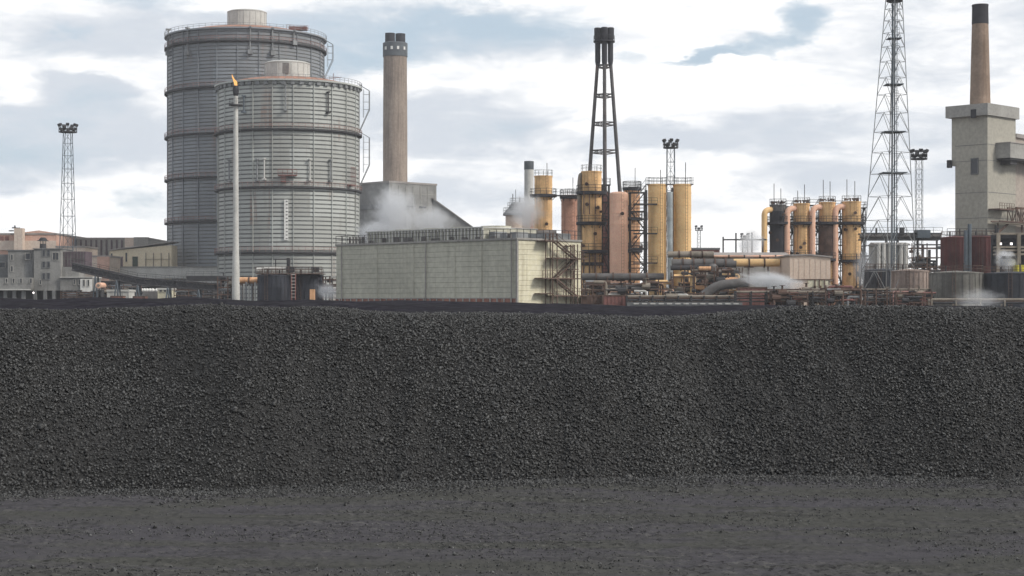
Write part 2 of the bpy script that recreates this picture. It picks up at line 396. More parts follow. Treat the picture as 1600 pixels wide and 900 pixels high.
def mat_coal(name, c0, c1, sc_=9., spec=.35):
    m = bpy.data.materials.new(name); m.use_nodes = True; t = NT(m.node_tree)
    tc = t.n('ShaderNodeTexCoord').outputs['Object']
    n = t.noise(tc, sc_, 3, .7); n2 = t.noise(tc, .35, 4, .6)
    c = t.mix(t.smooth(n, .44, .62), c0, c1)
    c = t.mix(t.smooth(n2, .4, .62, 0., .4), c, (.03, .03, .031, 1))
    b = t.n('ShaderNodeBsdfPrincipled'); t.set(b.inputs['Base Color'], c); b.inputs['Roughness'].default_value = .62 if spec > .2 else 1.
    b.inputs['Specular IOR Level'].default_value = spec
    bp = t.n('ShaderNodeBump'); bp.inputs['Strength'].default_value = .5; bp.inputs['Distance'].default_value = .02
    t.set(bp.inputs['Height'], t.noise(tc, 45, 3, .6)); t.set(b.inputs['Normal'], bp.outputs[0])
    o = t.n('ShaderNodeOutputMaterial'); t.set(o.inputs[0], b.outputs[0]); return m
MG = mat_ground()
MC = mat_coal('coke_lumps', (.010, .0105, .011, 1), (.135, .138, .14, 1), 21., .3)
MCB = mat_coal('coke_bed_shade', (.006, .006, .006, 1), (.012, .012, .012, 1), 14.)  # near-black bed: shade in the gaps between lumps put into its colour
MF = mat_coal('coke_fines', (.013, .0125, .0175, 1), (.036, .034, .044, 1), 1.1, .01)

g = MB(); g.add([(-9000, -600, 0), (9000, -600, 0), (9000, 14000, 0), (-9000, 14000, 0)], [(0, 1, 2, 3)])
tag(g.build('ground', MG), kind='structure')
def yard(X, Y):
    z = .02+.04*fbm(X*.09, Y*.6, 4, 61)+.035*fbm(X*.6, Y*2.2, 4, 63)+.07*fbm(X*3.0, Y*3.0, 4, 64)+.075*fbm(X*8.5, Y*7., 3, 65)
    ruts = np.exp(-((Y-30.2-.05*X)/.28)**2)+np.exp(-((Y-32.1-.05*X)/.28)**2)+.8*np.exp(-((Y-27.1+.03*X)/.3)**2)
    return np.maximum(z-.03*ruts, .004)
tag(grid_mesh('yard_surface', np.arange(-18.5, 18.51, .036), np.arange(21, 40.5, .032), yard, MG), kind='structure')

def lumps(X, Y, Z, r, name, m, label, cat=None, kind='stuff'):
    n = len(X)
    cube = np.array([(-1,-1,-1),(1,-1,-1),(1,1,-1),(-1,1,-1),(-1,-1,1),(1,-1,1),(1,1,1),(-1,1,1)], float)*.72
    V = cube[None]+RNG.normal(0, .26, (n, 8, 3))
    V *= RNG.uniform(.65, 1.25, (n, 1, 3))
    q = RNG.normal(size=(n, 4)); q /= np.linalg.norm(q, axis=1)[:, None]
    a, b, c, d = q.T
    Rm = np.stack([1-2*(c*c+d*d), 2*(b*c-a*d), 2*(b*d+a*c), 2*(b*c+a*d), 1-2*(b*b+d*d), 2*(c*d-a*b), 2*(b*d-a*c), 2*(c*d+a*b), 1-2*(b*b+c*c)], -1).reshape(n, 3, 3)
    V = np.einsum('nij,nvj->nvi', Rm, V)*r[:, None, None]+np.stack([X, Y, Z], -1)[:, None]
    fc = np.array([(0,3,2,1),(4,5,6,7),(0,1,5,4),(1,2,6,5),(2,3,7,6),(3,0,4,7)])
    Fc = (fc[None]+8*np.arange(n)[:, None, None]).reshape(-1, 4)
    return mesh_np(name, V.reshape(-1, 3), Fc, m, label, kind, cat)
pile = grid_mesh('coke_pile_bed', np.arange(-27, 27.01, .12), np.arange(34.2, 62, .12), pile_h, MCB)
tag(pile, kind='structure')
def jitter(x0, x1, y0, y1, s):
    nx, ny = int((x1-x0)/s), int((y1-y0)/s)
    X, Y = np.meshgrid(np.linspace(x0, x1, nx), np.linspace(y0, y1, ny))
    return (X+RNG.uniform(-.5, .5, X.shape)*s).ravel(), (Y+RNG.uniform(-.5, .5, X.shape)*s).ravel()
X, Y = jitter(-18.5, 18.5, 34.8, 45.5, .039); s = Y-toe(X)
k = (s > -.15); X, Y, s = X[k], Y[k], s[k]
zone = np.clip(.5+2.2*fbm((X+.5*s)*.5, s*.14+3, 4, 71), 0, 1)      # slides of finer and coarser lumps down the face
r = np.clip(RNG.normal(.0205, .0065, len(X)), .009, .05)*(1.18-.045*np.clip(s, 0, 8))*(.86+.34*zone)
big = RNG.random(len(X)) < .012; r[big] *= 1.7
Z = np.maximum(pile_h(X, Y), .03)+RNG.uniform(-.034, .03, len(X))
X2, Y2 = jitter(-21, 21, 45.5, 56, .1)
r2 = np.clip(RNG.normal(.035, .01, len(X2)), .015, .07); Z2 = pile_h(X2, Y2)+RNG.uniform(-.02, .05, len(X2))
# spilled lumps at the toe and over the yard
n = 30000; X3 = RNG.uniform(-19, 19, n); s3 = -RNG.exponential(.22+1.1*np.clip(fbm(X3*.6, X3*0+1, 3, 91)+.15, 0, 1), n); Y3 = toe(X3)+s3
r3 = np.clip(RNG.normal(.018, .008, n), .008, .045); Z3 = yard(X3, Y3)+r3*.3
print('lumps', len(X), len(X2))
lumps(np.r_[X, X2, X3], np.r_[Y, Y2, Y3], np.r_[Z, Z2, Z3], np.r_[r, r2, r3], 'coke_pile', MC,
      'long sloping stockpile of dark grey coke lumps across the foreground')
n = 90000; X = RNG.uniform(-20, 20, n); Y = RNG.uniform(18, 39, n)
kk = (fbm(X*.25, Y*.6, 4, 88)+RNG.normal(0, .09, n) > 0); X, Y = X[kk], Y[kk]
r = np.clip(RNG.exponential(.0045, len(X))+.006, .006, .035)
lumps(X, Y, yard(X, Y)+r*.25, r, 'coke_crumbs', MC, 'loose coke crumbs scattered over the dusty yard')
# the smoother banks of fines behind the crest
bp_ = np.array([-700, 0, 60, 150, 230, 300, 400, 480, 560, 640, 720, 800, 870, 960, 1020, 1200, 1350, 1450, 1600, 2300])
by_ = np.array([466, 465, 468, 464, 466, 464, 470, 468, 471, 469, 471, 472, 474, 477, 478, 476, 478, 477, 479, 478.])
def bank(X, Y):
    d = 118.; pk = EYE-(np.interp(800+X/d*F, bp_, by_)-HZ)/F*d
    t_ = np.clip((Y-62)/(d-62), 0, 1); fall = np.clip((Y-d)/14, 0, 1)
    z = (3.1+(pk-3.1)*t_**1.3)+.45*fbm(X*.07, Y*.10, 4, 31)*np.sin(np.pi*t_)+.16*fbm(X*.5, Y*.5, 4, 33)
    z = np.minimum(z, 3.62+(pk-3.62)*np.clip((Y-80)/30, 0, 1)+.22*fbm(X*.25, Y*.2, 4, 77))
    return z*(1-fall)-.05*fall
tag(grid_mesh('coke_fines_bank', np.arange(-75, 75, .5), np.arange(60, 133, .5), bank, MF, smooth=True), kind='structure')

# ------------------------------------------------------------------ structural helpers
def lattice(mb, c0, c1, h0, h1, z0, z1, lev, r, rot=0., X=True, k=None, n=4, rb=None, kbr=False):
    """square lattice: centre c0->c1, half-diagonal h0->h1"""
    rb = rb or r*.6
    def pt(t, i):
        a = rot+math.pi/2*i; hh = h0+(h1-h0)*t
        return Vector((c0[0]+(c1[0]-c0[0])*t+hh*math.cos(a), c0[1]+(c1[1]-c0[1])*t+hh*math.sin(a), z0+(z1-z0)*t))
    ts = [0.]
    w_ = [h0+(h1-h0)*(j/lev) for j in range(lev)]; S = sum(w_)
    for x in w_: ts.append(ts[-1]+x/S)
    for i in range(4): mb.bar(pt(0, i), pt(1, i), r, n)
    for j in range(lev):
        a, b = ts[j], ts[j+1]
        for i in range(4):
            i2 = (i+1) % 4
            mb.bar(pt(b, i), pt(b, i2), rb, n)
            if kbr:
                m = (pt(b, i)+pt(b, i2))/2; mb.bar(pt(a, i), m, rb, n); mb.bar(pt(a, i2), m, rb, n)
            else:
                mb.bar(pt(a, i), pt(b, i2), rb, n)
                if X: mb.bar(pt(a, i2), pt(b, i), rb, n)
    return pt, ts
def light_mast(px, Y, ytop, base_w, top_w, label, heads=12, rad=2.1, lev=9, mt='mastblue', rm=.09):
    x = PX(px, Y); zt = PZ(ytop, Y)
    t = thing('lighting_mast', label, 'lighting mast', (x, Y, 0), 0, 'floodlight masts over the works')
    mb = MB(); lattice(mb, (x, Y), (x, Y), base_w*.5*1.414, top_w*.5*1.414, 0, zt-2.2, lev, rm, R(45), rb=rm*.55, X=False)
    mb.build('mast_frame', mt, t)
    mb = MB(); mb.bar((x, Y, 0), (x, Y, zt-2.2), rm*.6, 5)
    for k in range(int((zt-3)/1.2)): mb.box(x-.25, x+.25, Y-.05, Y+.05, .6+k*1.2, .66+k*1.2)
    mb.build('ladder', mt, t)
    mb = MB(); mb.lathe([(rad, zt-2.2), (rad, zt-1.95)], x, Y, 16); mb.rail(ring(x, Y, rad, zt-1.95, 10), 1., 3, .05, True)
    mb.build('head_platform', 'dark', t)
    for k in range(heads):
        a = 2*math.pi*k/heads; lv = k % 2
        rr = rad*(1.0 if lv else .8); c = (x+rr*math.cos(a), Y+rr*math.sin(a), zt-1.35+lv*.95)
        mb = MB(); mb.cbox(c, (.8, .45, .62), a-math.pi/2, R(-25)); mb.bar((c[0], c[1], zt-2), c, .06, 4)
        mb.build('floodlight', 'dark', t)
    return t
def pipe(name, label, cat, pts, r, m, group=None, bend=0., flanges=(), supports=(), sm='rust', n=14):
    p0 = pts[0]; t = thing(name, label, cat, (p0[0], p0[1], 0 if p0[2] < 12 else p0[2]), 0, group)
    MB().tube(pts, r, n, bend or r*2.2).build('pipe', m, t)
    if flanges:
        mb = MB()
        for (a, b) in flanges: mb.bar(a, b, r*1.22, n)
        mb.build('flange', sm, t)
    for q in supports:
        mb = MB(); mb.box(q[0]-.12, q[0]+.12, q[1]-.12, q[1]+.12, 0, q[2]-r*.8); mb.box(q[0]-r*1.2, q[0]+r*1.2, q[1]-.2, q[1]+.2, q[2]-r*1.25, q[2]-r*.95)
        mb.build('support', sm, t)
    return t
def vessel(px0, px1, ytop, Y, m, label, plats=(), name='process_column', cat='column', group='tall process columns', toprail=True, spikes=0, seams=(), nozzles=0, dome=False, streaky=None, pm='soot', z0=0.):
    x = PX((px0+px1)/2, Y); r = (px1-px0)/2/F*Y; zt = PZ(ytop, Y)
    t = thing(name, label, cat, (x, Y, z0), 0, group)
    prof = [(r, z0)]
    if cat == 'column':
        seams = list(seams)+[q for q in np.arange(ytop+14, 462, 19.) if all(abs(q-e_) > 6 for e_ in seams)]
    for ys in sorted(seams, reverse=True):
        z = PZ(ys, Y); prof += [(r, z-.06), (r+.045, z-.06), (r+.045, z+.06), (r, z+.06)]
    if dome: prof += [(r, zt-r*.22), (r*.93, zt-r*.08), (r*.6, zt), (r*.3, zt+.03)]
    else: prof += [(r, zt-.25), (r+.08, zt-.25), (r+.08, zt), (r*.96, zt+.02)]
    MB().lathe(prof, x, Y, 40).build('shell', m, t)
    for i, pl in enumerate(plats):
        z = PZ(pl[0], Y); e = pl[1] if len(pl) > 1 else 1.0
        mb = MB(); mb.lathe([(r+.02, z-.62), (r+e, z-.5), (r+e, z), (r+.02, z)], x, Y, 20)
        mb.rail(ring(x, Y, r+e-.05, z, 14), 1.1, 3, .05, True)
        for a in np.linspace(0, 2*math.pi, 9)[:-1]:
            mb.bar((x+r*math.cos(a), Y+r*math.sin(a), z-1.1), (x+(r+e)*math.cos(a), Y+(r+e)*math.sin(a), z-.15), .07, 4)
        mb.build('platform', pm, t)
    if toprail:
        mb = MB(); mb.rail(ring(x, Y, r+.05, zt, 12), 1.15, 3, .04, True); mb.build('top_railing', 'grey', t)
    if nozzles:
        mb = MB()
        for k in range(nozzles):
            a = random.uniform(-2.7, -.3); z = random.uniform(6, zt-2)
            p = Vector((x+r*.9*math.cos(a), Y+r*.9*math.sin(a), z)); d = Vector((math.cos(a), math.sin(a), 0))
            mb.bar(p, p+d*.75, .22, 8); mb.bar(p+d*.62, p+d*.75, .34, 8)
        mb.build('nozzle', 'rust', t)
    for k in range(spikes):
        a = 2.1*k+.6
        MB().bar((x+r*.5*math.cos(a), Y+r*.5*math.sin(a), zt), (x+r*.5*math.cos(a), Y+r*.5*math.sin(a), zt+random.uniform(2.5, 4.5)), .07, 5).build('vent_pipe', 'dark', t)
    # caged ladder up the side
    a = -1.25; lx, ly = x+(r+.35)*math.cos(a), Y+(r+.35)*math.sin(a); mb = MB()
    for dx in (-.2, .2): mb.bar((lx+dx, ly, z0+.5), (lx+dx, ly, zt+.9), .03, 4)
    for k in range(int((zt-z0)/.6)): mb.bar((lx-.2, ly, z0+.6+k*.6), (lx+.2, ly, z0+.6+k*.6), .02, 4)
    mb.build('ladder', pm, t)
    return t
def frame(name, label, cat, px0, px1, Y, dep, ytop, levels, m='dark', z0=0., stairs=True, r=.12, group=None, nb=1, rails=True):
    """open steel frame with floors, rails and zigzag stairs"""
    x0, x1 = PX(px0, Y), PX(px1, Y); zt = PZ(ytop, Y); t = thing(name, label, cat, ((x0+x1)/2, Y, z0), 0, group)
    mb = MB()
    for i in range(nb+1):
        x = x0+(x1-x0)*i/nb
        for y in (Y, Y+dep): mb.box(x-r, x+r, y-r, y+r, z0, zt)
    mb.build('column_frame', m, t)
    zs = [z0+(zt-z0)*(i+1)/levels for i in range(levels)]
    for i, z in enumerate(zs):
        fl = MB(); st = MB(); rl = MB(); fl.box(x0-.25, x1+.25, Y-.25, Y+dep+.25, z-.16, z)
        if rails: rl.rail([(x0-.2, Y-.2, z), (x1+.2, Y-.2, z), (x1+.2, Y+dep+.2, z), (x0-.2, Y+dep+.2, z)], 1.1, 1.5, .04, True)
        zl = z0 if i == 0 else zs[i-1]
        a, b = (x0, x1) if i % 2 == 0 else (x1, x0)
        if stairs:
            for dy in (-.15, .75):
                st.bar((a, Y+dy+.2, zl), (b, Y+dy+.2, z), .11, 4); st.bar((a, Y+dy+.2, zl+1), (b, Y+dy+.2, z+1), .04, 4)
        else:
            st.bar((x0, Y, zl), (x1, Y, z), .07, 4); st.bar((x1, Y+dep, zl), (x0, Y+dep, z), .07, 4)
        fl.build('floor_grating', m, t); st.build('stair_flight' if stairs else 'brace', m, t)
        if rails: rl.build('railing', m, t)
    return t
def clad_h(mb, axis, at, a0, a1, z0, z1, pitch, depth, sgn):
    """horizontal boarding on a plane: axis 'x' = plane at x=at running in y, sgn = outward side"""
    n = max(1, round((z1-z0)/pitch)); p = (z1-z0)/n; poly = [(0, z0)]
    for i in range(n):
        poly += [(sgn*depth, z0+i*p+.001), (sgn*depth*.25, z0+(i+1)*p-.04)]
    poly += [(0, z1)]
    pp = [(at+d, z) for d, z in poly]
    if axis == 'x':
        (mb.extr_y(pp, a0, a1))
    else: mb.extr_x(pp, a0, a1)
def shed(name, label, px0, px1, Y, dep, ytop, yb, m, roofm='roof', ridge=0., ribs=1.5, rz=0., cat='shed', group=None, ridge_py=None):
    """rectangular clad building seen square on, with ribs and low roof"""
    x0, x1 = PX(px0, Y), PX(px1, Y); zt = PZ(ytop, Y); t = thing(name, label, cat, ((x0+x1)/2, Y, 0), 0, group)
    MB().box(x0, x1, Y, Y+dep, 0, zt).build('wall', m, t)
    mb = MB()
    n = int((x1-x0)/ribs)
    for i in range(n+1):
        x = x0+(x1-x0)*i/max(n, 1); mb.box(x-.09, x+.09, Y-.07, Y-.002, .1, zt-.1)
    mb.build('cladding_rib', m, t)
    mb = MB()
    if ridge: mb.extr_x([(Y-.4, zt), (Y+dep/2, zt+ridge), (Y+dep+.4, zt), (Y+dep+.4, zt-.15), (Y-.4, zt-.15)], x0-.3, x1+.3)
    else: mb.box(x0-.2, x1+.2, Y-.2, Y+dep+.2, zt-.3, zt+.15)
    mb.build('roof', roofm, t)
    return t, x0, x1, zt
def window(t, px0, px1, y0, y1, Y, m='glass', fr='concrete', name='window', off=.12):
    x0, x1 = PX(px0, Y), PX(px1, Y); z0, z1 = PZ(y1, Y), PZ(y0, Y)
    wd = MB(); f = .12
    wd.box(x0-f, x1+f, Y-off, Y+.05, z1, z1+f); wd.box(x0-f, x1+f, Y-off-.04, Y+.05, z0-f, z0)
    wd.box(x0-f, x0, Y-off, Y+.05, z0, z1); wd.box(x1, x1+f, Y-off, Y+.05, z0, z1)
    o = wd.build(name, fr, t)
    pb = MB(); pb.box(x0, x1, Y-.03, Y+.02, z0, z1); pb.build('pane' if name == 'window' else 'leaf', m, o)
    return o

# ------------------------------------------------------------------ gasholders
def gasholder(px, Y, Rr, ytop, label, m, pitch, rings, npost, ylad, drum, roofm='tank_roof', railm='pinkrail'):
    cx = PX(px, Y); zt = EYE+(HZ-ytop)/F*(Y-Rr)
    t = thing('gasholder', label, 'gas holder', (cx, Y, 0), 0, 'gasholders')
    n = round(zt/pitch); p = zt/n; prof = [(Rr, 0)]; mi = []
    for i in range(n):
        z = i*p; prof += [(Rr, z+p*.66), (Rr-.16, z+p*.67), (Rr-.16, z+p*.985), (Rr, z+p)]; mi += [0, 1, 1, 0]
    MB().lathe(prof, cx, Y, 128, mi).build('shell', [m, 'recess'], t)
    mb = MB()
    for k in range(npost):
        a = 2*math.pi*k/npost+.05; x, y = cx+(Rr+.12)*math.cos(a), Y+(Rr+.12)*math.sin(a)
        mb.cbox((x, y, zt/2), (.26, .16, zt), a)
    mb.build('wall_post', m, t)
    mb = MB(); mb.lathe([(Rr+.35, zt-.25), (Rr+.35, zt), (Rr*.7, zt+Rr*.075), (Rr*.3, zt+Rr*.115), (1.5, zt+Rr*.125)], cx, Y, 72); mb.build('roof', roofm, t)
    for j, yy in enumerate([None]+list(rings)):
        z = zt if yy is None else EYE+(HZ-yy)/F*(Y-Rr)
        e = .85; o = MB()
        o.lathe([(Rr+.13, z-.55), (Rr+e, z-.42), (Rr+e, z-.02), (Rr+.13, z-.02)], cx, Y, 96); 
        ow = o.build('walkway', 'dark' if j else m, t)
        rl = MB(); rl.rail(ring(cx, Y, Rr+e-.06, z, 72), 1.1, 3, .05, True)
        rl.build('walkway_railing', railm if j else 'grey', t)
    # vent drum on the crown
    dx, dr, y0, y1 = drum; zc = zt+Rr*.07; dxx = PX(dx, Y); 
    z1 = PZ(y0, Y); mb = MB(); mb.lathe([(dr, zc-.3), (dr, z1-.5), (dr+.12, z1-.5), (dr+.12, z1-.3), (dr*.9, z1), (.3, z1+.3)], dxx, Y, 40); o = mb.build('vent_drum', 'drum', t)
    mb = MB()
    for k in range(20):
        a = 2*math.pi*k/20; mb.cbox((dxx+(dr+.04)*math.cos(a), Y+(dr+.04)*math.sin(a), (zc+z1)/2-.3), (.12, .18, z1-zc-.6), a)
    mb.build('drum_stiffener', 'drum', o)
    mb = MB(); mb.lathe([(dr+.9, zc-.45), (dr+.9, zc+.55), (dr+.1, zc+.6)], dxx, Y, 40); mb.build('drum_base', 'rust', o)
    return t, cx, zt
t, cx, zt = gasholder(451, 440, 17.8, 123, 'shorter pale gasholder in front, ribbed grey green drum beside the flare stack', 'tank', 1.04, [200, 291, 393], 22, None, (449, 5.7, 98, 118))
Rr, Y = 17.8, 440
# level gauge with figures' tick marks, brackets and small platforms on the shell
def on_shell(px, Rr, Y, cx, off=.3):
    """point of the shell seen at column px"""
    tt = (px-800)/F; lo = -math.pi; 
    best = min((abs((cx+(Rr+off)*math.cos(a))-(tt*(Y+(Rr+off)*math.sin(a)))), a) for a in np.linspace(-math.pi, 0, 721))
    a = best[1]; return cx+(Rr+off)*math.cos(a), Y+(Rr+off)*math.sin(a), a
x, y, a = on_shell(447, Rr, Y, cx)
z0, z1 = PZ(375, y), PZ(312, y)
mb = MB(); mb.cbox((x, y, (z0+z1)/2), (.25, 1.0, z1-z0), a); o = mb.build('level_gauge', 'white', t)
for k in range(12):
    z = z0+(z1-z0)*(k+.5)/12; MB().cbox((x+.08*math.cos(a)+.15, y-.14, z), (.1, .4, .18), a).build('gauge_tick', 'dark', o)
for px, ya, yb, mt in ((358, 250, 283, 'grey'), (402, 249, 282, 'grey'), (413, 248, 280, 'pale'), (484, 249, 281, 'pale'), (516, 250, 283, 'grey'), (446, 132, 172, 'grey'), (513, 144, 176, 'dark'), (381, 150, 175, 'mastblue')):
    x, y, a = on_shell(px, Rr, Y, cx, .5); z0, z1 = PZ(yb, y), PZ(ya, y)
    mb = MB(); mb.bar((x, y, z0), (x, y, z1), .2, 6); mb.cbox((x, y, z1), (1.2, .5, .3), a); mb.cbox((x, y, z0), (1.2, .8, .4), a); mb.build('guide_bracket', mt, t)
for (px, ya, yb, wd) in ((449, 265, 274, 4.6), (549, 262, 290, 2.2), (443, 274, 284, 1.1)):
    x, y, a = on_shell(px, Rr, Y, cx, .8); z0, z1 = PZ(yb, y), PZ(ya, y)
    mb = MB(); mb.cbox((x, y, z0), (1.4, wd, .25), a); mb.cbox((x+.6*math.cos(a), y+.6*math.sin(a), (z0+z1)/2), (.08, wd, .1), a)
    for q in np.linspace(-wd/2, wd/2, 5):
        mb.bar((x-q*math.sin(a)+.6*math.cos(a), y+q*math.cos(a)+.6*math.sin(a), z0), (x-q*math.sin(a)+.6*math.cos(a), y+q*math.cos(a)+.6*math.sin(a), z1), .07, 4)
    mb.cbox((x+.6*math.cos(a), y+.6*math.sin(a), z1), (.08, wd, .12), a)
    mb.build('access_platform', 'redpaint', t)
def side_stair(t, cx, Y, Rr, segs, m='grey'):
    """caged stairway standing off the right hand side"""
    a = -.06; mb = MB()
    for (ya, yb) in segs:
        za, zb = PZ(ya, Y), PZ(yb, Y); o1, o2 = Rr+1.4, Rr+2.9
        def q(rr, z, d=0.): return (cx+rr*math.cos(a+d), Y+rr*math.sin(a+d), z)
        for d in (-.03, .03):
            mb.bar(q(Rr+.2, za, d), q(o2, za-1.6, d), .1, 4); mb.bar(q(o2, za-1.6, d), q(o2, zb+5.5, d), .1, 4)
            mb.bar(q(o2, zb+5.5, d), q(Rr+.4, zb, d), .1, 4); mb.bar(q(o1, za-1.2, d), q(o1, zb+3.5, d), .06, 4)
        z = zb+5.5
        while z < za-1.5:
            mb.bar(q(o1, z, -.03), q(o2, z, -.03), .05, 4); mb.bar(q(o2, z, -.03), q(o2, z, .03), .05, 4); mb.bar(q(o1, z+.1, .03), q(o2, z+.1, .03), .05, 4); z += 1.9
    return mb.build('side_stair', m, t)
side_stair(t, cx, Y, Rr, [(133, 206), (206, 292)])
for k in range(26):     # service boxes along the crown edge
    a = -math.pi+math.pi*(k+.5)/26; MB().cbox((cx+(Rr+.25)*math.cos(a), Y+(Rr+.25)*math.sin(a), zt-.9), (.6, 1.0, .8), a).build('edge_box', 'grey', t)
a = -math.pi/2-.35; MB().cbox((PX(441, 434), 440-5.75*math.cos(.35), PZ(106, 434)), (3.8, .5, 2.6), -.35).build('drum_door', 'shed_grey', t)
mb = MB(); x = PX(526, Y)
mb.bar((x, Y-8, zt), (x, Y-8, zt+2.6), .08); mb.bar((x-2.5, Y-8, zt+1.4), (x+2, Y-8, zt+1.6), .08); mb.bar((x-2.5, Y-8, zt), (x-2.5, Y-8, zt+2), .07); mb.build('roof_davit', 'redpaint', t)

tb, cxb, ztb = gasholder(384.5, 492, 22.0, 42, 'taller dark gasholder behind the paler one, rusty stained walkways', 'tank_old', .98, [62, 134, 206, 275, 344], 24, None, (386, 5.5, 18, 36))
for px, ya, yb in ((263, 46, 86), (293, 44, 86), (391, 42, 84), (426, 44, 86), (459, 48, 70)):
    x, y, a = on_shell(px, 22, 492, cxb, .5); z0, z1 = PZ(yb, y), PZ(ya, y)
    mb = MB(); mb.bar((x, y, z0), (x, y, z1), .22, 6); mb.cbox((x, y, z1), (1.4, .6, .4), a); mb.cbox((x, y, z0+.5), (1.4, 1.3, 1.2), a); mb.build('guide_bracket', 'grey', tb)
side_stair(tb, cxb, 492, 22, [(62, 125)], 'grey')
mb = MB(); x = PX(474, 492); mb.cbox((x, 480, ztb+1.1), (5, 2, 1.0)); mb.rail([(x-3, 478, ztb+.6), (x+3, 478, ztb+.3)], 1.3, 1, .06); mb.build('roof_gear', 'redpaint', tb)

# ------------------------------------------------------------------ flare stack
Y = 330; x = PX(368.5, Y); zt = PZ(134, Y)
t = thing('flare_stack', 'thin pale flare stack with burning flame before the gasholders', 'flare stack', (x, Y, 0))
MB().lathe([(.78, 0), (.74, PZ(430, Y)), (.58, PZ(380, Y)), (.52, PZ(280, Y)), (.44, PZ(172, Y)), (.42, PZ(150, Y))], x, Y, 20).build('riser', 'pale', t)
MB().lathe([(.36, PZ(152, Y)), (.55, PZ(146, Y)), (.62, PZ(140, Y)), (.5, zt)], x, Y, 16).build('burner_tip', 'soot', t)
mb = MB(); z = PZ(163.5, Y); mb.lathe([(.45, z-.25), (1.35, z-.2), (1.35, z), (.45, z)], x, Y, 18); mb.rail(ring(x, Y, 1.3, z, 10), 1.1, 3, .03, True); mb.build('platform', 'dark', t)
mb = MB(); mb.tube([(x, Y, zt-.1), (x-.1, Y, zt+.5), (x-.35, Y, zt+1.1), (x-.62, Y, zt+1.7), (x-.75, Y, zt+2.2)], [.22, .26, .17, .12, .02], 9)
mb.tube([(x+.1, Y, zt), (x+.12, Y, zt+.6), (x-.08, Y, zt+1.15)], [.2, .16, .02], 7)
mb.build('flame', emis('flame', (1., .50, .16), 1.25), t)
mb = MB()
for k in range(30): mb.box(x+.5, x+.9, Y-.05, Y+.05, 2+k*1.2, 2.06+k*1.2)
for d in (.5, .9): mb.bar((x+d, Y, 1), (x+d, Y, z), .03, 4)
mb.build('ladder', 'grey', t)

# ------------------------------------------------------------------ twin-flue chimney and boiler house
Y = 615; x = PX(617.5, Y); r0 = 18.8/F*Y
t = thing('twin_flue_chimney', 'broad brown concrete chimney topped by twin dark flues above the boiler house', 'chimney', (x, Y, 0))
MB().lathe([(r0+.15, 0), (r0+.05, PZ(200, Y)), (r0-.1, PZ(89, Y))], x, Y, 48).build('windshield', 'stack', t)
MB().lathe([(r0+.1, PZ(89, Y)), (r0+.12, PZ(68, Y)), (r0*.95, PZ(67, Y))], x, Y, 48).build('collar', 'cap', t)
for d in (-1, 1):
    xx = x+d*r0*.42
    MB().lathe([(r0*.41, PZ(70, Y)), (r0*.41, PZ(52.5, Y)), (r0*.30, PZ(52.5, Y)), (r0*.30, PZ(60, Y))], xx, Y+.6*d, 24).build('flue', 'soot', t)
for k, px in enumerate((604, 613.5, 623, 632)):
    a = math.acos(max(-1, min(1, (px-617.5)/19))); xx, yy = x+(r0+.15)*math.cos(a), Y-(r0+.15)*math.sin(a)
    MB().cbox((xx, yy, PZ(77, Y)), (.75, .3, 1.1), -a+math.pi/2).build('opening', 'white', t)  # white paint stands in for the glow of lit windows

def rotroot(name, label, cat, px, Y, rz=R(45), group=None):
    loc = (PX(px, Y), Y, 0); t = thing(name, label, cat, loc, rz, group); return t, ROOT[t.name]
def solve_u(px, x0, y0):   # distance along (+,+) 45 deg from corner until column px
    tt = (px-800)/F; return (tt*y0-x0)/(.7071*(1-tt))
def solve_v(px, x0, y0):
    tt = (px-800)/F; return (x0-tt*y0)/(.7071*(1+tt))
Yc = 590; xc = PX(608, Yc)
t, M = rotroot('boiler_house', 'square grey boiler house at the foot of the twin flue chimney', 'building', 608, Yc)
U = solve_u(682, xc, Yc); V = solve_v(548, xc, Yc); H = PZ(284, Yc)
mb = MB(M); mb.box(0, U, 0, V, 0, H); mb.build('wall', 'concrete_m', t)
mb = MB(M); mb.box(-.2, U+.2, -.2, V+.2, H-.3, H+.35); mb.build('roof', 'roof', t)
mb = MB(M); z = PZ(318, Yc); mb.box(-.5, -.02, .5, V, z-1.6, z); mb.build('louvre_band', 'concrete_d', t)
mb = MB(M)
for z in (PZ(300, Yc), PZ(330, Yc), PZ(345, Yc)): mb.box(.3, U-.3, -.12, -.01, z-.2, z)
for u in np.linspace(1, U-1, 7): mb.box(u-.1, u+.1, -.2, -.02, 2, H-1)
mb.build('facade_rib', 'concrete', t)
mb = MB(M)
for u0 in (U*.35, U*.62): mb.box(u0, u0+3.2, -.3, -.13, PZ(322, Yc), PZ(320, Yc))
mb.build('window', 'glass', t)
# inclined coal conveyor gallery falling to the right
Yg = 604; t = thing('conveyor_gallery', 'enclosed grey conveyor gallery sloping down from the boiler house', 'conveyor', (PX(700, Yg), Yg, 0))
xa, xb = PX(676, Yg), PX(744, Yg); za, zb = PZ(311, Yg), PZ(360, Yg)
mb = MB(); mb.extr_y([(xa, za), (xb, zb), (xb, 0), (xa, 0)], Yg, Yg+9); mb.build('wall', 'concrete_m', t)
mb = MB(); mb.extr_y([(xa, za+.5), (xb, zb+.5), (xb+.3, zb), (xa, za)], Yg-.6, Yg+9.6); mb.build('roof', 'roof', t)
mb = MB()
for k in (.33, .6): mb.bar((xa, Yg-.1, za*(1-k)+k*10), (xb-k*12, Yg-.1, zb*(1-k)+k*10), .25, 4)
mb.build('string_course', 'concrete_d', t)

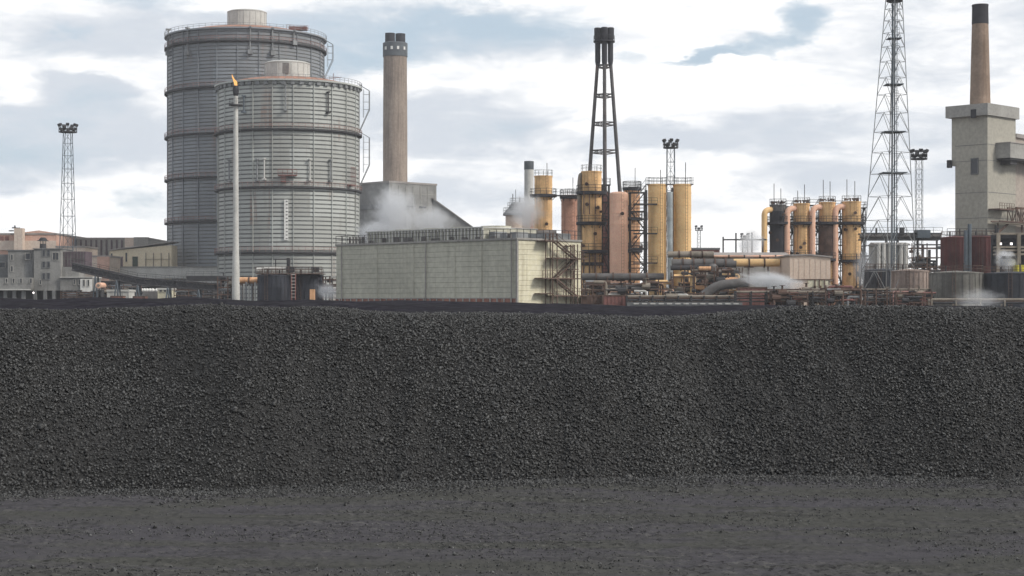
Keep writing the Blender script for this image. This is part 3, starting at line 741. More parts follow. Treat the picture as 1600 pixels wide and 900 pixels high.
# ------------------------------------------------------------------ cooling tower (long boarded block)
Yc = 250; xc = PX(808, Yc)
t, M = rotroot('cooling_tower', 'long low cream boarded cooling tower block with a roof railing', 'cooling tower', 808, Yc)
U = solve_u(908, xc, Yc); V = solve_v(525, xc, Yc); H = PZ(373, Yc); zb = PZ(465, Yc)
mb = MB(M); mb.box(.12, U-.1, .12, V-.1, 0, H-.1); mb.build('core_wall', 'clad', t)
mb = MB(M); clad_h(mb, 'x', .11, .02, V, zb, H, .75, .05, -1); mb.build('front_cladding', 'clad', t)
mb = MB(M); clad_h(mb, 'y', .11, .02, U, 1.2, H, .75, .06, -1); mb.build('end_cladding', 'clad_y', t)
mb = MB(M)
for v in (7.3, 13.1, 22.4, 31.0): mb.box(-.066, -.004, v, v+.05, zb+.05, H-.15)
mb.build('sheet_joint', 'clad', t)
mb = MB(M)
for v in (1.0, 19.5, 39.6): mb.bar((-.2, v, zb-.6), (-.2, v, H-.2), .09, 6)
mb.build('downpipe', 'shed_grey', t)
mb = MB(M); mb.box(-.09, .1, .1, V, 1.2, zb-.12); mb.build('brick_plinth', 'brick', t)
mb = MB(M)
for v in np.arange(1, V, 1.45): mb.box(-.2, -.1, v, v+.22, 1.2, zb-.1)
mb.build('plinth_pier', 'concrete', t)
mb = MB(M); mb.box(-.1, .2, -.1, .2, 1.2, H); mb.box(-.14, .25, .3, V, zb-.14, zb); mb.box(-.15, U+.1, -.16, V+.1, H-.12, H+.16); mb.build('corner_trim', 'shed_grey', t)
mb = MB(M); mb.rail([(U, 0, H+.16), (0, 0, H+.16), (0, V, H+.16), (U, V, H+.16)], 1.3, 1.4, .05); mb.build('roof_railing', 'dark', t)
hv0, hv1 = 8.4, 35.2
mb = MB(M); mb.box(1.4, U-1, hv0, hv1, H+.16, H+1.9); mb.build('fan_housing', 'clad', t)
mb = MB(M)
for i, v in enumerate(np.arange(hv0, hv1, .75)): mb.box(1.16, 1.38, v, v+.28, H+.16, H+2.0)
mb.box(1.1, U-.8, hv0-.1, hv1+.1, H+1.9, H+2.06); mb.build('louvre_post', 'pale', t)
for i in range(4):
    v = hv0+3.4+i*6.6; mb = MB(M); mb.lathe([(2.4, H+2.06), (2.3, H+2.25), (2.35, H+2.4), (2.2, H+2.4), (2.1, H+2.2)], U/2+.5, v, 28); mb.build('fan_stack', 'clad', t)
mb = MB(M)
for v in (2.2, 4.2, 6.6): mb.box(2, 4.5, v, v+1.3, H+.16, H+random.uniform(.9, 1.5))
mb.box(8, 12.4, 1, 6.5, H+.16, H+1.1); mb.build('roof_box', 'grey', t)
mb = MB(M)
for v in np.arange(36, 40, .8): mb.box(1.2, 1.5, v, v+.2, H+.16, H+1.3)
for v in np.arange(2, 34, 3.1): mb.box(.5, .9, v, v+random.uniform(.4, 1.8), H+.16, H+random.uniform(.5, 1.0))
mb.build('roof_pipework', 'lagging_d', t)
# fire stair on the end wall
ts = thing('fire_stair', 'rusty dark zigzag fire stair on the cream end wall of the cooling tower', 'stair', tuple(M @ Vector((8, -1, 0))), R(45))
fu = lambda px: solve_u(px, xc, Yc)
fz = lambda px, py: PZ(py, Yc+.7071*fu(px))
mb = MB(M)
for px in (850, 857, 882, 889, 895):
    for v in (-.35, -1.75): mb.bar((fu(px), v, 0), (fu(px), v, fz(px, 376)+(1. if px < 860 else -.6)), .085, 4)
mb.build('post', 'rust', ts)
fl_ = [(838, 857, 376), (852, 904, 403.5), (834, 895, 434.5), (852, 904, 461.5)]
for (a, b, py) in fl_:
    mb = MB(M); z = fz((a+b)/2, py); mb.box(fu(a), fu(b), -1.85, -.1, z-.16, z)
    mb.rail([(fu(a), -1.8, z), (fu(b), -1.8, z), (fu(b), -.2, z)], 1.05, 1.0, .035); mb.build('landing', 'rust', ts)
for (a, ya, b, yb) in ((856, 376, 888, 403.5), (888, 403.5, 856, 434.5), (856, 434.5, 888, 461.5)):
    mb = MB(M); za, zb_ = fz(a, ya), fz(b, yb)
    for v in (-1.75, -.95): mb.bar((fu(a), v, za-.1), (fu(b), v, zb_-.1), .12, 4); mb.bar((fu(a), v, za+.95), (fu(b), v, zb_+.95), .035, 4)
    for k in range(1, 15):
        q = k/15; mb.box(fu(a)+(fu(b)-fu(a))*q-.13, fu(a)+(fu(b)-fu(a))*q+.13, -1.75, -.95, za+(zb_-za)*q-.12, za+(zb_-za)*q-.07)
    mb.build('flight', 'rust', ts)
for (a, b, py) in ((882, 895, 420), (834, 857, 458), (880, 889, 384)):
    mb = MB(M); z = fz(a, py); mb.box(fu(a), fu(b), -1.2, -.1, z-.14, z); mb.build('bracket', 'rust', ts)

# grey flat roofed building behind it
t_, *_ = shed('plant_house', 'low grey plant house behind the cooling tower railing', 742, 868, 335, 18, 361, 380, 'shed_grey')

# ------------------------------------------------------------------ triple derrick stack
Y = 420; x = PX(944, Y); t = thing('triple_flue_stack', 'tall black open stack of splayed legs joined under a cluster of flue tips', 'chimney', (x, Y, 0))
hb, ht = 24.5/F*Y, 10.2/F*Y; zb_, zt = PZ(290, Y), PZ(95, Y)
slope = (hb-ht)/(zt-zb_); h0 = hb+slope*zb_
angs = [R(200), R(320), R(268), R(80)]
def leg(t_, i):
    hh = h0+(ht-h0)*t_; sc_ = (1.06, 1.22, .3, .6)[i]; a = angs[i]; return Vector((x+hh*sc_*math.cos(a), Y+hh*math.sin(a)*.9, zt*t_))
for i in range(4):
    mb = MB(); mb.tube([leg(0, i), leg(.5, i), leg(1, i)], [.55, .47, .42], 12); o = mb.build('flue_leg', 'stackgrey', t)
    p = leg(1, i); d = Vector((0, 0, 1)); 
    mb = MB(); mb.lathe([(.43, p.z-1.5), (.66, p.z-.2), (.66, PZ(66, Y)), (.85, PZ(60, Y)), (.88, PZ(45, Y)), (.7, PZ(44, Y)), (.6, PZ(52, Y))], p.x, p.y, 16); mb.build('flue_tip', 'soot', o)
for yy in (104, 150, 194, 237.5):
    tt = PZ(yy, Y)/zt; mb = MB(); pts = [leg(tt, i) for i in (0, 2, 1, 3)]
    for a, b in zip(pts, pts[1:]+pts[:1]):
        for dz in (-.35, .35): mb.bar(a+Vector((0, 0, dz)), b+Vector((0, 0, dz)), .16, 4)
        mb.bar(a+Vector((0, 0, -.35)), b+Vector((0, 0, .35)), .08, 4)
    mb.build('tie_ring', 'stackgrey', t)
mb = MB(); z = PZ(64, Y); mb.lathe([(.3, z-.35), (2.6, z-.35), (2.6, z), (.3, z)], x, Y, 20); mb.rail(ring(x, Y, 2.5, z, 12), 1.2, 3, .08, True); mb.build('head_platform', 'soot', t)
mb = MB(); mb.bar((x, Y, 0), (x, Y, PZ(90, Y)), .2, 6)
for z in np.arange(3, PZ(90, Y), 1.8): mb.box(x-.35, x+.35, Y-.06, Y+.06, z, z+.1)
mb.build('ladder', 'dark', t)

# ------------------------------------------------------------------ lighting masts
light_mast(106, 420, 193, 4.1, 1.75, 'tall floodlight mast standing behind the pink and grey sheds on the left', 14, 2.2, 11)
light_mast(1048, 400, 217, 2.2, 1.7, 'floodlight mast rising between the two tall ochre columns', 12, 1.75, 11)
light_mast(1436, 360, 233, 1.3, 1.3, 'slim floodlight mast just right of the big lattice tower', 12, 1.7, 16, 'grey', .06)
light_mast(1092, 700, 352, 1.8, 1.3, 'small pale distant floodlight mast near the tall ochre columns', 8, 1.6, 8, 'grey')
light_mast(1164, 620, 364, 2.0, 1.7, 'small distant floodlight mast behind the steaming pipe bridge', 8, 1.6, 8, 'grey')

# ------------------------------------------------------------------ big lattice tower with central riser
Y = 285; zt = PZ(-40, Y); xb_, xt_ = PX(1386.5, Y), PX(1397.8, Y)
t = thing('lattice_tower', 'very tall four legged steel lattice tower with pipes up its middle', 'lattice tower', (xb_, Y, 0))
hw0, hw1 = 47.5/F*Y, 10/F*Y
mb = MB(); pt, tsl = lattice(mb, (xb_, Y), (xt_, Y), hw0, hw1, 0, zt, 20, .085, R(-8), rb=.042, kbr=True); mb.build('tower_frame', 'grey', t)
mb = MB()
for dx, dy, rr in ((-.3, 0, .16), (.15, .3, .12), (.4, -.2, .07), (0, -.4, .07)): mb.bar((xb_+1.0+dx, Y+dy, 0), (xt_+dx, Y+dy, zt), rr, 7)
mb.build('riser_pipe', 'mastblue', t)
for yy in (132, 206, 60, 270, 0):
    tt = PZ(yy, Y)/zt; c = (xb_+.6+(xt_-xb_-.6)*tt, Y); hh = (hw0+(hw1-hw0)*tt)*.62
    MB().box(c[0]-hh, c[0]+hh, Y-hh, Y+hh, PZ(yy, Y)-.12, PZ(yy, Y)).build('rest_platform', 'mastblue', t)
mb = MB()
for z in np.arange(3, zt, 1.3):
    tt = z/zt; c = xb_+.8+(xt_-xb_-.6)*tt; mb.rail([(c, Y-.5, z), (c+.55, Y-.5, z)], .7, .5, .03)
mb.build('ladder_cage', 'mastblue', t)
MB().lathe([(hw1*1.15, PZ(3, Y)), (hw1*1.3, PZ(2, Y)), (hw1*1.3, PZ(0, Y))], xt_, Y, 14).build('top_ring', 'dark', t)

# ------------------------------------------------------------------ white chimney, cone vessel, columns of the by-product plant
Y = 380; x = PX(826.5, Y); t = thing('slim_chimney', 'slim white chimney with a slate dark cap beside an ochre column', 'chimney', (x, Y, 0))
MB().lathe([(1.12, 0), (1.02, PZ(265, Y))], x, Y, 28).build('shaft', 'pale', t)
MB().lathe([(1.07, PZ(265, Y)), (1.07, PZ(252, Y)), (.85, PZ(252, Y)), (.8, PZ(256, Y))], x, Y, 28).build('cap', 'cap', t)
Y = 365; x = PX(808, Y); t = thing('cone_top_vessel', 'pale peach vessel with a grey conical top and mast like vents', 'vessel', (x, Y, 0))
MB().lathe([(2.45, 0), (2.45, PZ(336, Y))], x, Y, 32).build('shell', 'shedpeach', t)
MB().lathe([(3.0, PZ(337, Y)), (3.0, PZ(334, Y)), (1.9, PZ(325, Y)), (1.3, PZ(318, Y)), (.9, PZ(316, Y))], x, Y, 32).build('cone_roof', 'grey', t)
mb = MB()
for yy, rr in ((333, 2.9), (325, 2.0), (318, 1.5)): mb.rail(ring(x, Y, rr, PZ(yy, Y), 10), 1.1, 3, .05, True)
mb.build('railing', 'grey', t)
mb = MB(); mb.bar((x-.9, Y, PZ(325, Y)), (x-.9, Y, PZ(303, Y)), .1); mb.bar((x-.3, Y, PZ(325, Y)), (x-.3, Y, PZ(296, Y)), .06); mb.bar((x+.6, Y, PZ(320, Y)), (x+.6, Y, PZ(308, Y)), .08); mb.build('vent_pipe', 'dark', t)
Y = 345; x = PX(832, Y); t = thing('round_top_vessel', 'pale pinkish round shouldered vessel in the steam beside the ochre column', 'vessel', (x, Y, 0))
MB().lathe([(2.05, 0), (2.05, PZ(331, Y)), (1.9, PZ(327, Y)), (1.4, PZ(322, Y)), (.5, PZ(320, Y))], x, Y, 32).build('shell', 'shedpeach', t)
MB().tube([(x-.2, Y-2.2, 1), (x-.2, Y-2.2, PZ(334, Y)), (x+1.9, Y-1.5, PZ(323, Y)), (x+2.4, Y-1, PZ(345, Y)), (x+2.4, Y-1, 1)], .3, 10, 1.2).build('pipe', 'salmon', t)

vessel(835, 863, 275, 340, 'yellow_r', 'stained ochre column beside the slim white chimney', [(304, .9)], seams=(330, 350), nozzles=4, spikes=1)
vessel(877, 903, 305, 330, 'brown', 'short brown red column left of the tallest ochre column', [(306, .3)], seams=(352,), nozzles=3, spikes=1)
vessel(896, 908, 307, 334, 'yellow', 'narrow dull yellow column squeezed behind the brown red one', (), toprail=False, seams=(335, 365))
t = vessel(908.5, 940, 268, 312, 'yellow_r', 'tallest ochre column, rust streaked and ringed by dark walkways', [(299.5, .95), (347, .95), (391, 1.15), (410, .4)], seams=(325, 430), nozzles=9)
mb = MB(); Y = 312; x = PX(906, Y); mb.tube([(PX(912, Y), Y, PZ(272, Y)), (x+.1, Y-.3, PZ(273, Y)), (x-.1, Y-.3, PZ(285, Y)), (x-.1, Y-.3, 2)], .38, 12, 1.2); mb.build('overhead_pipe', 'lagging', t)
mb = MB()
for px in (912, 921, 930): mb.bar((PX(px, 310), 309.6, 3), (PX(px, 310), 309.6, PZ(395, 310)), .16, 6)
for px in (912, 921, 930): mb.bar((PX(px, 310), 309.6, PZ(335, 310)), (PX(px, 310), 309.6, PZ(300, 310)), .10, 6)
mb.build('downpipe', 'rust', t)
vessel(952.5, 981, 300, 308, 'salmon', 'salmon pink column between two dark stair frames', (), toprail=False, seams=(351, 388, 428), dome=True, nozzles=1)
vessel(975, 1000, 293, 330, 'orange', 'rusty orange column half hidden behind the salmon pink one', [(293, .3), (340, .5), (390, .5)], nozzles=4, spikes=1)
vessel(940, 950, 300, 332, 'redpaint', 'thin red column behind the tallest ochre column', (), toprail=False, seams=(340,))
vessel(1012.5, 1041, 288, 306, 'yellow', 'clean ochre column with short landings, left of the matching pair', (), seams=(398,), spikes=1)
vessel(1051.5, 1080, 288, 306, 'yellow', 'clean ochre column at the right hand end of the row', (), seams=(393,), spikes=1)
for px0, px1, pys in ((984, 1014, (316, 341, 363, 387, 410, 431)),):
    frame('stair_tower', 'dark steel stair tower between the salmon pink and clean ochre columns', 'stair tower', 985, 1008, 312, 2.2, 300, 7, 'dark')
frame('stair_tower', 'dark steel stair tower between the tallest ochre and salmon pink columns', 'stair tower', 941, 952, 314, 2.2, 288, 8, 'dark')
Y = 303
t = thing('landing_set', 'row of dark cantilever landings fixed to the clean ochre column', 'landing', (PX(1010, Y), Y+1.2, 0))
for py in (318, 364, 410):
    mb = MB(); z = PZ(py, Y); mb.box(PX(990, Y), PX(1027, Y), Y-.4, Y+1, z-.22, z); mb.rail([(PX(990, Y), Y-.35, z), (PX(1027, Y), Y-.35, z)], 1., 1.1, .035); mb.build('landing', 'dark', t)
for py in (341, 387, 431):
    mb = MB(); z = PZ(py, Y); mb.box(PX(985, Y), PX(1012, Y), Y-.2, Y+1, z-.3, z); mb.rail([(PX(985, Y), Y-.15, z), (PX(1012, Y), Y-.15, z)], 1., 1.1, .035); mb.build('landing', 'dark', t)
mb = MB(); mb.box(PX(1007.5, Y), PX(1011.5, Y), Y-.1, Y+.6, 0, PZ(297, Y)); mb.build('post', 'dark', t)
Y = 306
mb = MB(); t = thing('link_walkway', 'railed walkway joining the tops of the two clean ochre columns', 'walkway', (PX(1046, Y), Y, PZ(290, Y)))
z = PZ(289, Y); mb.box(PX(1009, Y), PX(1083, Y), Y-1.0, Y+1.0, z+.03, z+.15); mb.build('deck', 'grey', t)
mb = MB(); mb.rail([(PX(1009, Y), Y-.95, z+.15), (PX(1083, Y), Y-.95, z+.15)], 1.15, 1.3, .035); mb.rail([(PX(1009, Y), Y+.95, z+.15), (PX(1083, Y), Y+.95, z+.15)], 1.15, 1.3, .035)
mb.bar((PX(1009, Y), Y-.9, z), (PX(994, Y), Y-.9, z-2.2), .1); mb.bar((PX(1009, Y), Y-.9, z+1), (PX(994, Y), Y-.9, z-1.2), .04); mb.build('railing', 'grey', t)
t = thing('link_walkway', 'railed walkway from the brown red column to the tallest ochre column', 'walkway', (PX(885, 328), 328, PZ(307, 328)))
z = PZ(307, 328); mb = MB(); mb.box(PX(864, 328), PX(908, 328), 326.2, 327.8, z, z+.18); mb.build('deck', 'dark', t)
mb = MB(); mb.rail([(PX(864, 328), 326.3, z+.18), (PX(908, 328), 326.3, z+.18)], 1.15, 1.3, .035); mb.build('railing', 'grey', t)
# silver downcomer between columns
Y = 302
pipe('downcomer', 'silver lagged downcomer pipe between the two clean ochre columns', 'pipe', [(PX(1047, Y), Y, PZ(300, Y)), (PX(1047, Y), Y, PZ(452, Y)), (PX(1036, Y), Y, PZ(456, Y))], .48, 'silver', bend=1.6)
pipe('downcomer', 'dark downcomer pipe beside the silver lagged one', 'pipe', [(PX(1051, 304), 304.5, PZ(292, Y)), (PX(1051, 304), 304.5, 3)], .22, 'dark')
def hp(py, px0, px1, Y, r, m, label, cat='pipe', sup=(), fl=5, drop=False):
    z = PZ(py, Y); x0, x1 = PX(px0, Y), PX(px1, Y); pts = [(x0, Y, z), (x1, Y, z)]
    if drop: pts.append((x1, Y, z-3))
    fls = [((x0+(x1-x0)*k/fl-.12, Y, z), (x0+(x1-x0)*k/fl+.12, Y, z)) for k in range(1, fl)]
    return pipe('pipe_run', label, cat, pts, r, m, 'horizontal pipe runs', flanges=fls, supports=[(PX(p, Y), Y, z) for p in sup])
hp(432.5, 905, 1037, 296, .62, 'lagging_d', 'thick grey pipe crossing low in front of the tall columns', sup=(930, 970, 1010))
hp(446.5, 912, 1030, 293, .45, 'lagging_d', 'thinner dark pipe just below the thick grey crossing pipe', sup=(925, 990))
hp(452.5, 905, 1095, 290, .28, 'lagging', 'narrow brown pipe low down beneath the tall columns', sup=(940, 1000, 1060), fl=8)
hp(397.5, 1043, 1115, 298, .55, 'lagging', 'upper grey pipe run leaving the last ochre column', sup=(1095,), fl=4)
hp(411.5, 1050, 1150, 295, .75, 'lagging_d', 'fat dark pipe run in the pipe bridge with steam around', sup=(1075, 1120), fl=6)
hp(410.5, 1146, 1218, 295, .68, 'yellow', 'fat ochre pipe section ending beside the peach building', sup=(1170,), fl=3)
hp(410.5, 1217, 1238, 296.5, .72, 'lagging_d', 'short dark pipe end entering the peach building', fl=2)
hp(400.5, 1090, 1236, 300, .22, 'salmon', 'thin pink pipe along the top of the pipe bridge', fl=6, sup=(1130, 1200))
hp(418.5, 1048, 1110, 293, .4, 'dark', 'black pipe just under the fat dark pipe run', fl=4)
hp(466, 978, 1250, 262, .2, 'pale', 'pale handrail like pipe along the long pipe rack', sup=(1000, 1050, 1100, 1150, 1200), fl=12)

# lump of pipework under the bridge (1060-1160)
def module(px0, px1, y0, y1, Y, label, mats, npipe, seed, rmax=.5, dep=4.):
    rs = random.Random(seed); x0, x1 = PX(px0, Y), PX(px1, Y); z0, z1 = max(.5, PZ(y1, Y)), PZ(y0, Y)
    t = thing('pipework_module', label, 'pipework', ((x0+x1)/2, Y, 0), 0, 'clusters of small pipework')
    mb = MB(); n = max(2, int((x1-x0)/3))
    for i in range(n+1):
        x = x0+(x1-x0)*i/n
        for y in (Y, Y+dep): mb.box(x-.1, x+.1, y-.1, y+.1, 0, z1)
    for k in range(3):
        z = z0+(z1-z0)*(k+.5)/3; mb.box(x0, x1, Y-.08, Y+.08, z-.1, z+.1); mb.box(x0, x1, Y+dep-.08, Y+dep+.08, z-.1, z+.1)
        for i in range(n+1):
            x = x0+(x1-x0)*i/n; mb.box(x-.07, x+.07, Y+.1, Y+dep-.1, z-.08, z+.08)
    mb.build('support_frame', 'rust', t)
    for i in range(npipe):
        r = rs.uniform(.1, rmax); y = Y+rs.uniform(-.3, dep); a, b = sorted((rs.uniform(x0, x1), rs.uniform(x0, x1)))
        if b-a < 2: b = a+2
        za, zb = rs.uniform(z0, z1), rs.uniform(z0, z1); k = rs.random()
        if k < .4: pts = [(a, y, za), (b, y, za)]
        elif k < .75: pts = [(a, y, za), (b, y, za), (b, y, .3)]
        else: pts = [(a, y, .3), (a, y, za), (b, y, za), (b, y, zb)]
        MB().tube(pts, r, 9, r*2).build('pipe', rs.choice(mats), t)
    for i in range(max(2, npipe//4)):   # valves / small drums
        x, y, z = rs.uniform(x0, x1), Y+rs.uniform(-.4, 1), rs.uniform(z0, z1); r = rs.uniform(.25, .55)
        mb = MB(); mb.bar((x-r*1.3, y, z), (x+r*1.3, y, z), r, 10); mb.bar((x, y, z), (x, y, z+r*2.2), r*.3, 6); mb.lathe([(r*.9, z+r*2.2), (r*.9, z+r*2.35)], x, y, 10); mb.build('valve', rs.choice(['rust', 'dark', 'lagging']), t)
    return t
module(1052, 1085, 425, 470, 288, 'ochre pipework cluster at the foot of the last ochre column', ['yellow', 'orange', 'dark'], 12, 3, .4)
module(1084, 1120, 415, 470, 288, 'brown and orange pipework cluster under the fat dark pipe', ['orange', 'lagging', 'rust', 'dark'], 16, 5, .55)
module(1116, 1160, 418, 462, 288, 'dark purple and ochre pipework cluster left of the red container', ['lagging_d', 'yellow', 'rust', 'orange', 'dark'], 20, 8, .5)
module(908, 945, 440, 466, 284, 'grey brown pipework cluster next to the cream end wall', ['lagging', 'rust', 'dark', 'grey'], 12, 12, .3)
module(945, 1010, 440, 466, 286, 'dark pipework cluster below the salmon pink column', ['lagging_d', 'rust', 'dark', 'pale'], 18, 14, .3)
module(1008, 1050, 436, 468, 286, 'ochre and dark pipework cluster under the clean ochre column', ['yellow', 'salmon', 'dark', 'rust'], 12, 16, .35)
module(1345, 1400, 395, 455, 330, 'rusty orange pipework cluster right of the gooseneck vessels', ['orange', 'rust', 'dark', 'grey'], 22, 20, .4)
module(1250, 1350, 450, 474, 270, 'dark red pipework cluster below the gooseneck vessels', ['redpaint', 'dark', 'rust', 'lagging'], 26, 22, .25)
module(1345, 1455, 458, 474, 268, 'low green and rust pipework cluster at the lattice tower foot', ['rust', 'dark', 'redpaint', 'grey'], 22, 24, .22)
module(1425, 1472, 380, 425, 345, 'dark blue grey steelwork cluster left of the dark red tanks', ['dark', 'mastblue', 'grey'], 16, 26, .35)
# big sloping dark duct + vertical dark vessel
Y = 284
pipe('sloping_duct', 'dark purple duct sloping up behind the red container', 'duct', [(PX(1090, Y), Y, PZ(470, Y)), (PX(1118, Y), Y, PZ(446, Y)), (PX(1168, Y), Y, PZ(441, Y))], .8, 'lagging_d', bend=3)
t = thing('dark_drum', 'upright dark purple drum under the fat pipe run', 'drum', (PX(1114, 290), 290, 0)); MB().lathe([(.85, 0), (.85, PZ(416, 290)), (.4, PZ(412, 290))], PX(1114, 290), 290, 20).build('shell', 'lagging_d', t); MB().lathe([(.95, PZ(440, 290)), (.95, PZ(438, 290))], PX(1114, 290), 290, 20).build('band', 'rust', t)

# ------------------------------------------------------------------ gooseneck vessels (right group)
Y = 345
for px0, px1, yt, m, lab, spx, bm in ((1203, 1228, 320, 'lagging_d', 'leftmost gooseneck vessel, nearly black with tar', 1193, 'yellow'),
                          (1240, 1265, 318, 'yellow_r', 'ochre gooseneck vessel second from the left in its row', 1228.5, 'salmon'),
                          (1280, 1305, 316, 'yellow_r', 'brown and black gooseneck vessel third from the left in its row', 1268, 'salmon'),
                          (1316, 1345, 315, 'yellow_r', 'rightmost gooseneck vessel, broad ochre with rust runs', 1303.5, 'salmon')):
    t = vessel(px0, px1, yt, Y, m, lab, [(347, .9), (404 if px0 < 1300 else 406, .7)], 'gooseneck_vessel', 'vessel', 'gooseneck vessels', True, 2, (375,), 7)
    r = 4.6/F*Y; x = PX(spx, Y); xv = PX((px0+px1)/2, Y); zt = PZ(yt+9, Y)
    zbot = 0 if px0 > 1300 or True else 10
    mb = MB(); mb.tube([(x, Y-1.2, zbot), (x, Y-1.2, zt), (xv-.8, Y-.4, zt+.2)], r, 16, 2.4); mb.build('gooseneck_pipe', bm, t)
    mb = MB(); z = PZ(yt, Y)
    for k in range(12):
        a = k*.52; mb.cbox((xv+1.3*math.cos(a), Y+1.3*math.sin(a), z+.45), (.28, .25, random.uniform(.2, .75)), a)
    mb.build('top_fitting', 'rust', t)
    if px0 in (1203, 1280):
        mb = MB(); rr = (px1-px0)/2/F*Y
        mb.lathe([(rr+.05, PZ(400, Y)), (rr+.06, PZ(330 if px0 == 1203 else 350, Y))], xv, Y, 28); mb.build('tar_jacket', 'soot' if px0 == 1203 else 'rust', t)
for i, (p0, p1, yt) in enumerate(((1231, 1239, 322), (1267, 1279, 320), (1307, 1316, 322), (1345, 1352, 324))):
    frame('access_frame', ['dark access frame between the two leftmost gooseneck vessels', 'dark access frame between the ochre and the brown gooseneck vessels', 'dark access frame left of the rightmost gooseneck vessel', 'dark access frame right of the rightmost gooseneck vessel'][i],
          'access frame', p0, p1, Y+.8, 2, yt, 9, 'dark', stairs=True, r=.08, group='frames among the gooseneck vessels')
Y = 343
t = thing('link_walkway', 'dark walkway running along the gooseneck vessels at mid height', 'walkway', (PX(1280, Y), Y, 20))
z = PZ(347, Y); mb = MB(); mb.box(PX(1203, Y), PX(1356, Y), Y+4.2, Y+5.2, z-.2, z); mb.build('deck', 'dark', t)
mb = MB(); mb.rail([(PX(1203, Y), Y+4.3, z), (PX(1356, Y), Y+4.3, z)], 1.1, 1.4, .04); mb.build('railing', 'dark', t)
t = thing('vessel_plinth', 'dark brown base block under the gooseneck vessels', 'plinth', (PX(1232, 338), 338, 0))
mb = MB(); mb.box(PX(1196, 338), PX(1268, 338), 338, 342, 0, PZ(399, 338)); mb.build('block', 'rust', t)
mb = MB(); mb.rail([(PX(1196, 338), 338.1, PZ(399, 338)), (PX(1268, 338), 338.1, PZ(399, 338))], 1., 1.2, .04); mb.build('railing', 'dark', t)
# peach gabled building and its lean-to
Yp = 285
t = thing('peach_building', 'peach clad gabled building in front of the gooseneck vessels', 'building', (PX(1265, Yp), Yp, 0))
xa, xm, xb2 = PX(1234.5, Yp), PX(1268, Yp), PX(1297.5, Yp)
mb = MB(); mb.extr_y([(xa, 0), (xb2, 0), (xb2, PZ(403, Yp)), (xm-.2, PZ(399.5, Yp)), (xa, PZ(400, Yp))], Yp, Yp+22); mb.build('wall', 'shedpeach', t)
mb = MB()
for a, b, za, zb2 in ((xa-.3, xm-.2, PZ(400, Yp), PZ(399.2, Yp)), (xm-.2, xb2+.3, PZ(399.2, Yp), PZ(403, Yp))): mb.extr_y([(a, za+.02), (b, zb2+.02), (b, zb2+.25), (a, za+.25)], Yp-.3, Yp+22.3)
mb.build('roof', 'roof', t)
mb = MB(); mb.box(PX(1262, Yp), xb2-.1, Yp-.1, Yp-.01, PZ(452, Yp), PZ(437, Yp)); mb.build('lower_panel', 'clad_y', t)
mb = MB()
for px in (1273, 1280, 1288): mb.box(PX(px, Yp)-.1, PX(px, Yp)+.1, Yp-.22, Yp-.11, 0, PZ(437, Yp))
mb.box(PX(1235, Yp), xb2, Yp-.2, Yp-.11, PZ(437, Yp)-.06, PZ(437, Yp)+.1); mb.build('frame_post', 'rust', t)
mb = MB()
for x in np.arange(xa+.6, xb2, .9): mb.box(x-.03, x+.03, Yp-.05, Yp-.005, PZ(436, Yp), PZ(404, Yp))
mb.build('cladding_rib', 'shedpeach', t)
t, x0, x1, zz = shed('long_shed', 'long low dark roofed shed behind the fat ochre pipe', 1088, 1236, 312, 16, 401, 450, 'shed_grey', 'roof', 1.0)
t, x0, x1, zz = shed('small_cabin', 'small pale green cabin wrapped in low steam', 1188, 1224, 276, 5, 434, 470, 'clad', 'pale')
window(t, 1196, 1204, 440, 450, 276, 'glass', 'pale')
# crane-like gantry posts and distant roof between columns and goosenecks
t = thing('pipe_gantry', 'thin dark gantry posts with a top beam left of the gooseneck vessels', 'gantry', (PX(1165, 330), 330, 0))
for px, yt in ((1130, 370), (1150, 364), (1175, 363), (1192, 372)):
    mb = MB(); mb.bar((PX(px, 330), 330, 0), (PX(px, 330), 330, PZ(yt, 330)), .16, 5); mb.build('post', 'dark', t)
mb = MB()
for py in (374.5, 398): mb.box(PX(1130, 330), PX(1198, 330), 329.9, 330.1, PZ(py, 330)-.14, PZ(py, 330)+.14)
mb.build('beam', 'dark', t)
t, *_ = shed('far_shed', 'distant red and grey shed roof right of the last ochre column', 1081, 1124, 420, 20, 388, 400, 'redpaint', 'concrete_d', 0)
shed('far_shed', 'distant low grey shed behind the gantry posts', 1110, 1200, 470, 20, 398, 410, 'shed_grey', 'roof', 0)

# ------------------------------------------------------------------ containers and pipe racks in front
def container(px0, px1, y0, Y, m, label, zbase=0., cat='container'):
    x0, x1 = PX(px0, Y), PX(px1, Y); z1 = PZ(y0, Y); t = thing('steel_container', label, cat, ((x0+x1)/2, Y, zbase), 0, 'steel containers at the edge of the works')
    MB().box(x0, x1, Y, Y+2.6, zbase, z1).build('box_wall', m, t)
    mb = MB()
    for x in np.arange(x0+.2, x1-.1, .55): mb.box(x, x+.25, Y-.06, Y-.002, zbase+.15, z1-.15)
    mb.build('corrugation', m, t)
    mb = MB(); mb.box(x0-.05, x1+.05, Y-.09, Y+2.65, z1-.14, z1+.05); mb.box(x0-.05, x1+.05, Y-.09, Y+2.65, zbase, zbase+.16)
    for x in (x0, x1): mb.box(x-.08, x+.08, Y-.1, Y+.1, zbase, z1)
    mb.build('edge_frame', 'rust', t); return t
container(909, 941, 462, 258, 'rust', 'dark brown container against the cream end wall')
container(942, 979, 461.5, 257, 'redpaint', 'faded red container right of the dark brown one')
container(1155, 1198, 449, 259, 'redpaint', 'larger faded red container below the low steam')
container(1199, 1247, 452, 260, 'brick', 'weathered red container beside the larger faded red one')
container(173, 191, 462.5, 300, 'brick', 'dull red container at the left under the conveyor')
container(208, 226, 463, 298, 'redpaint', 'small red container in the shade below the viaduct')
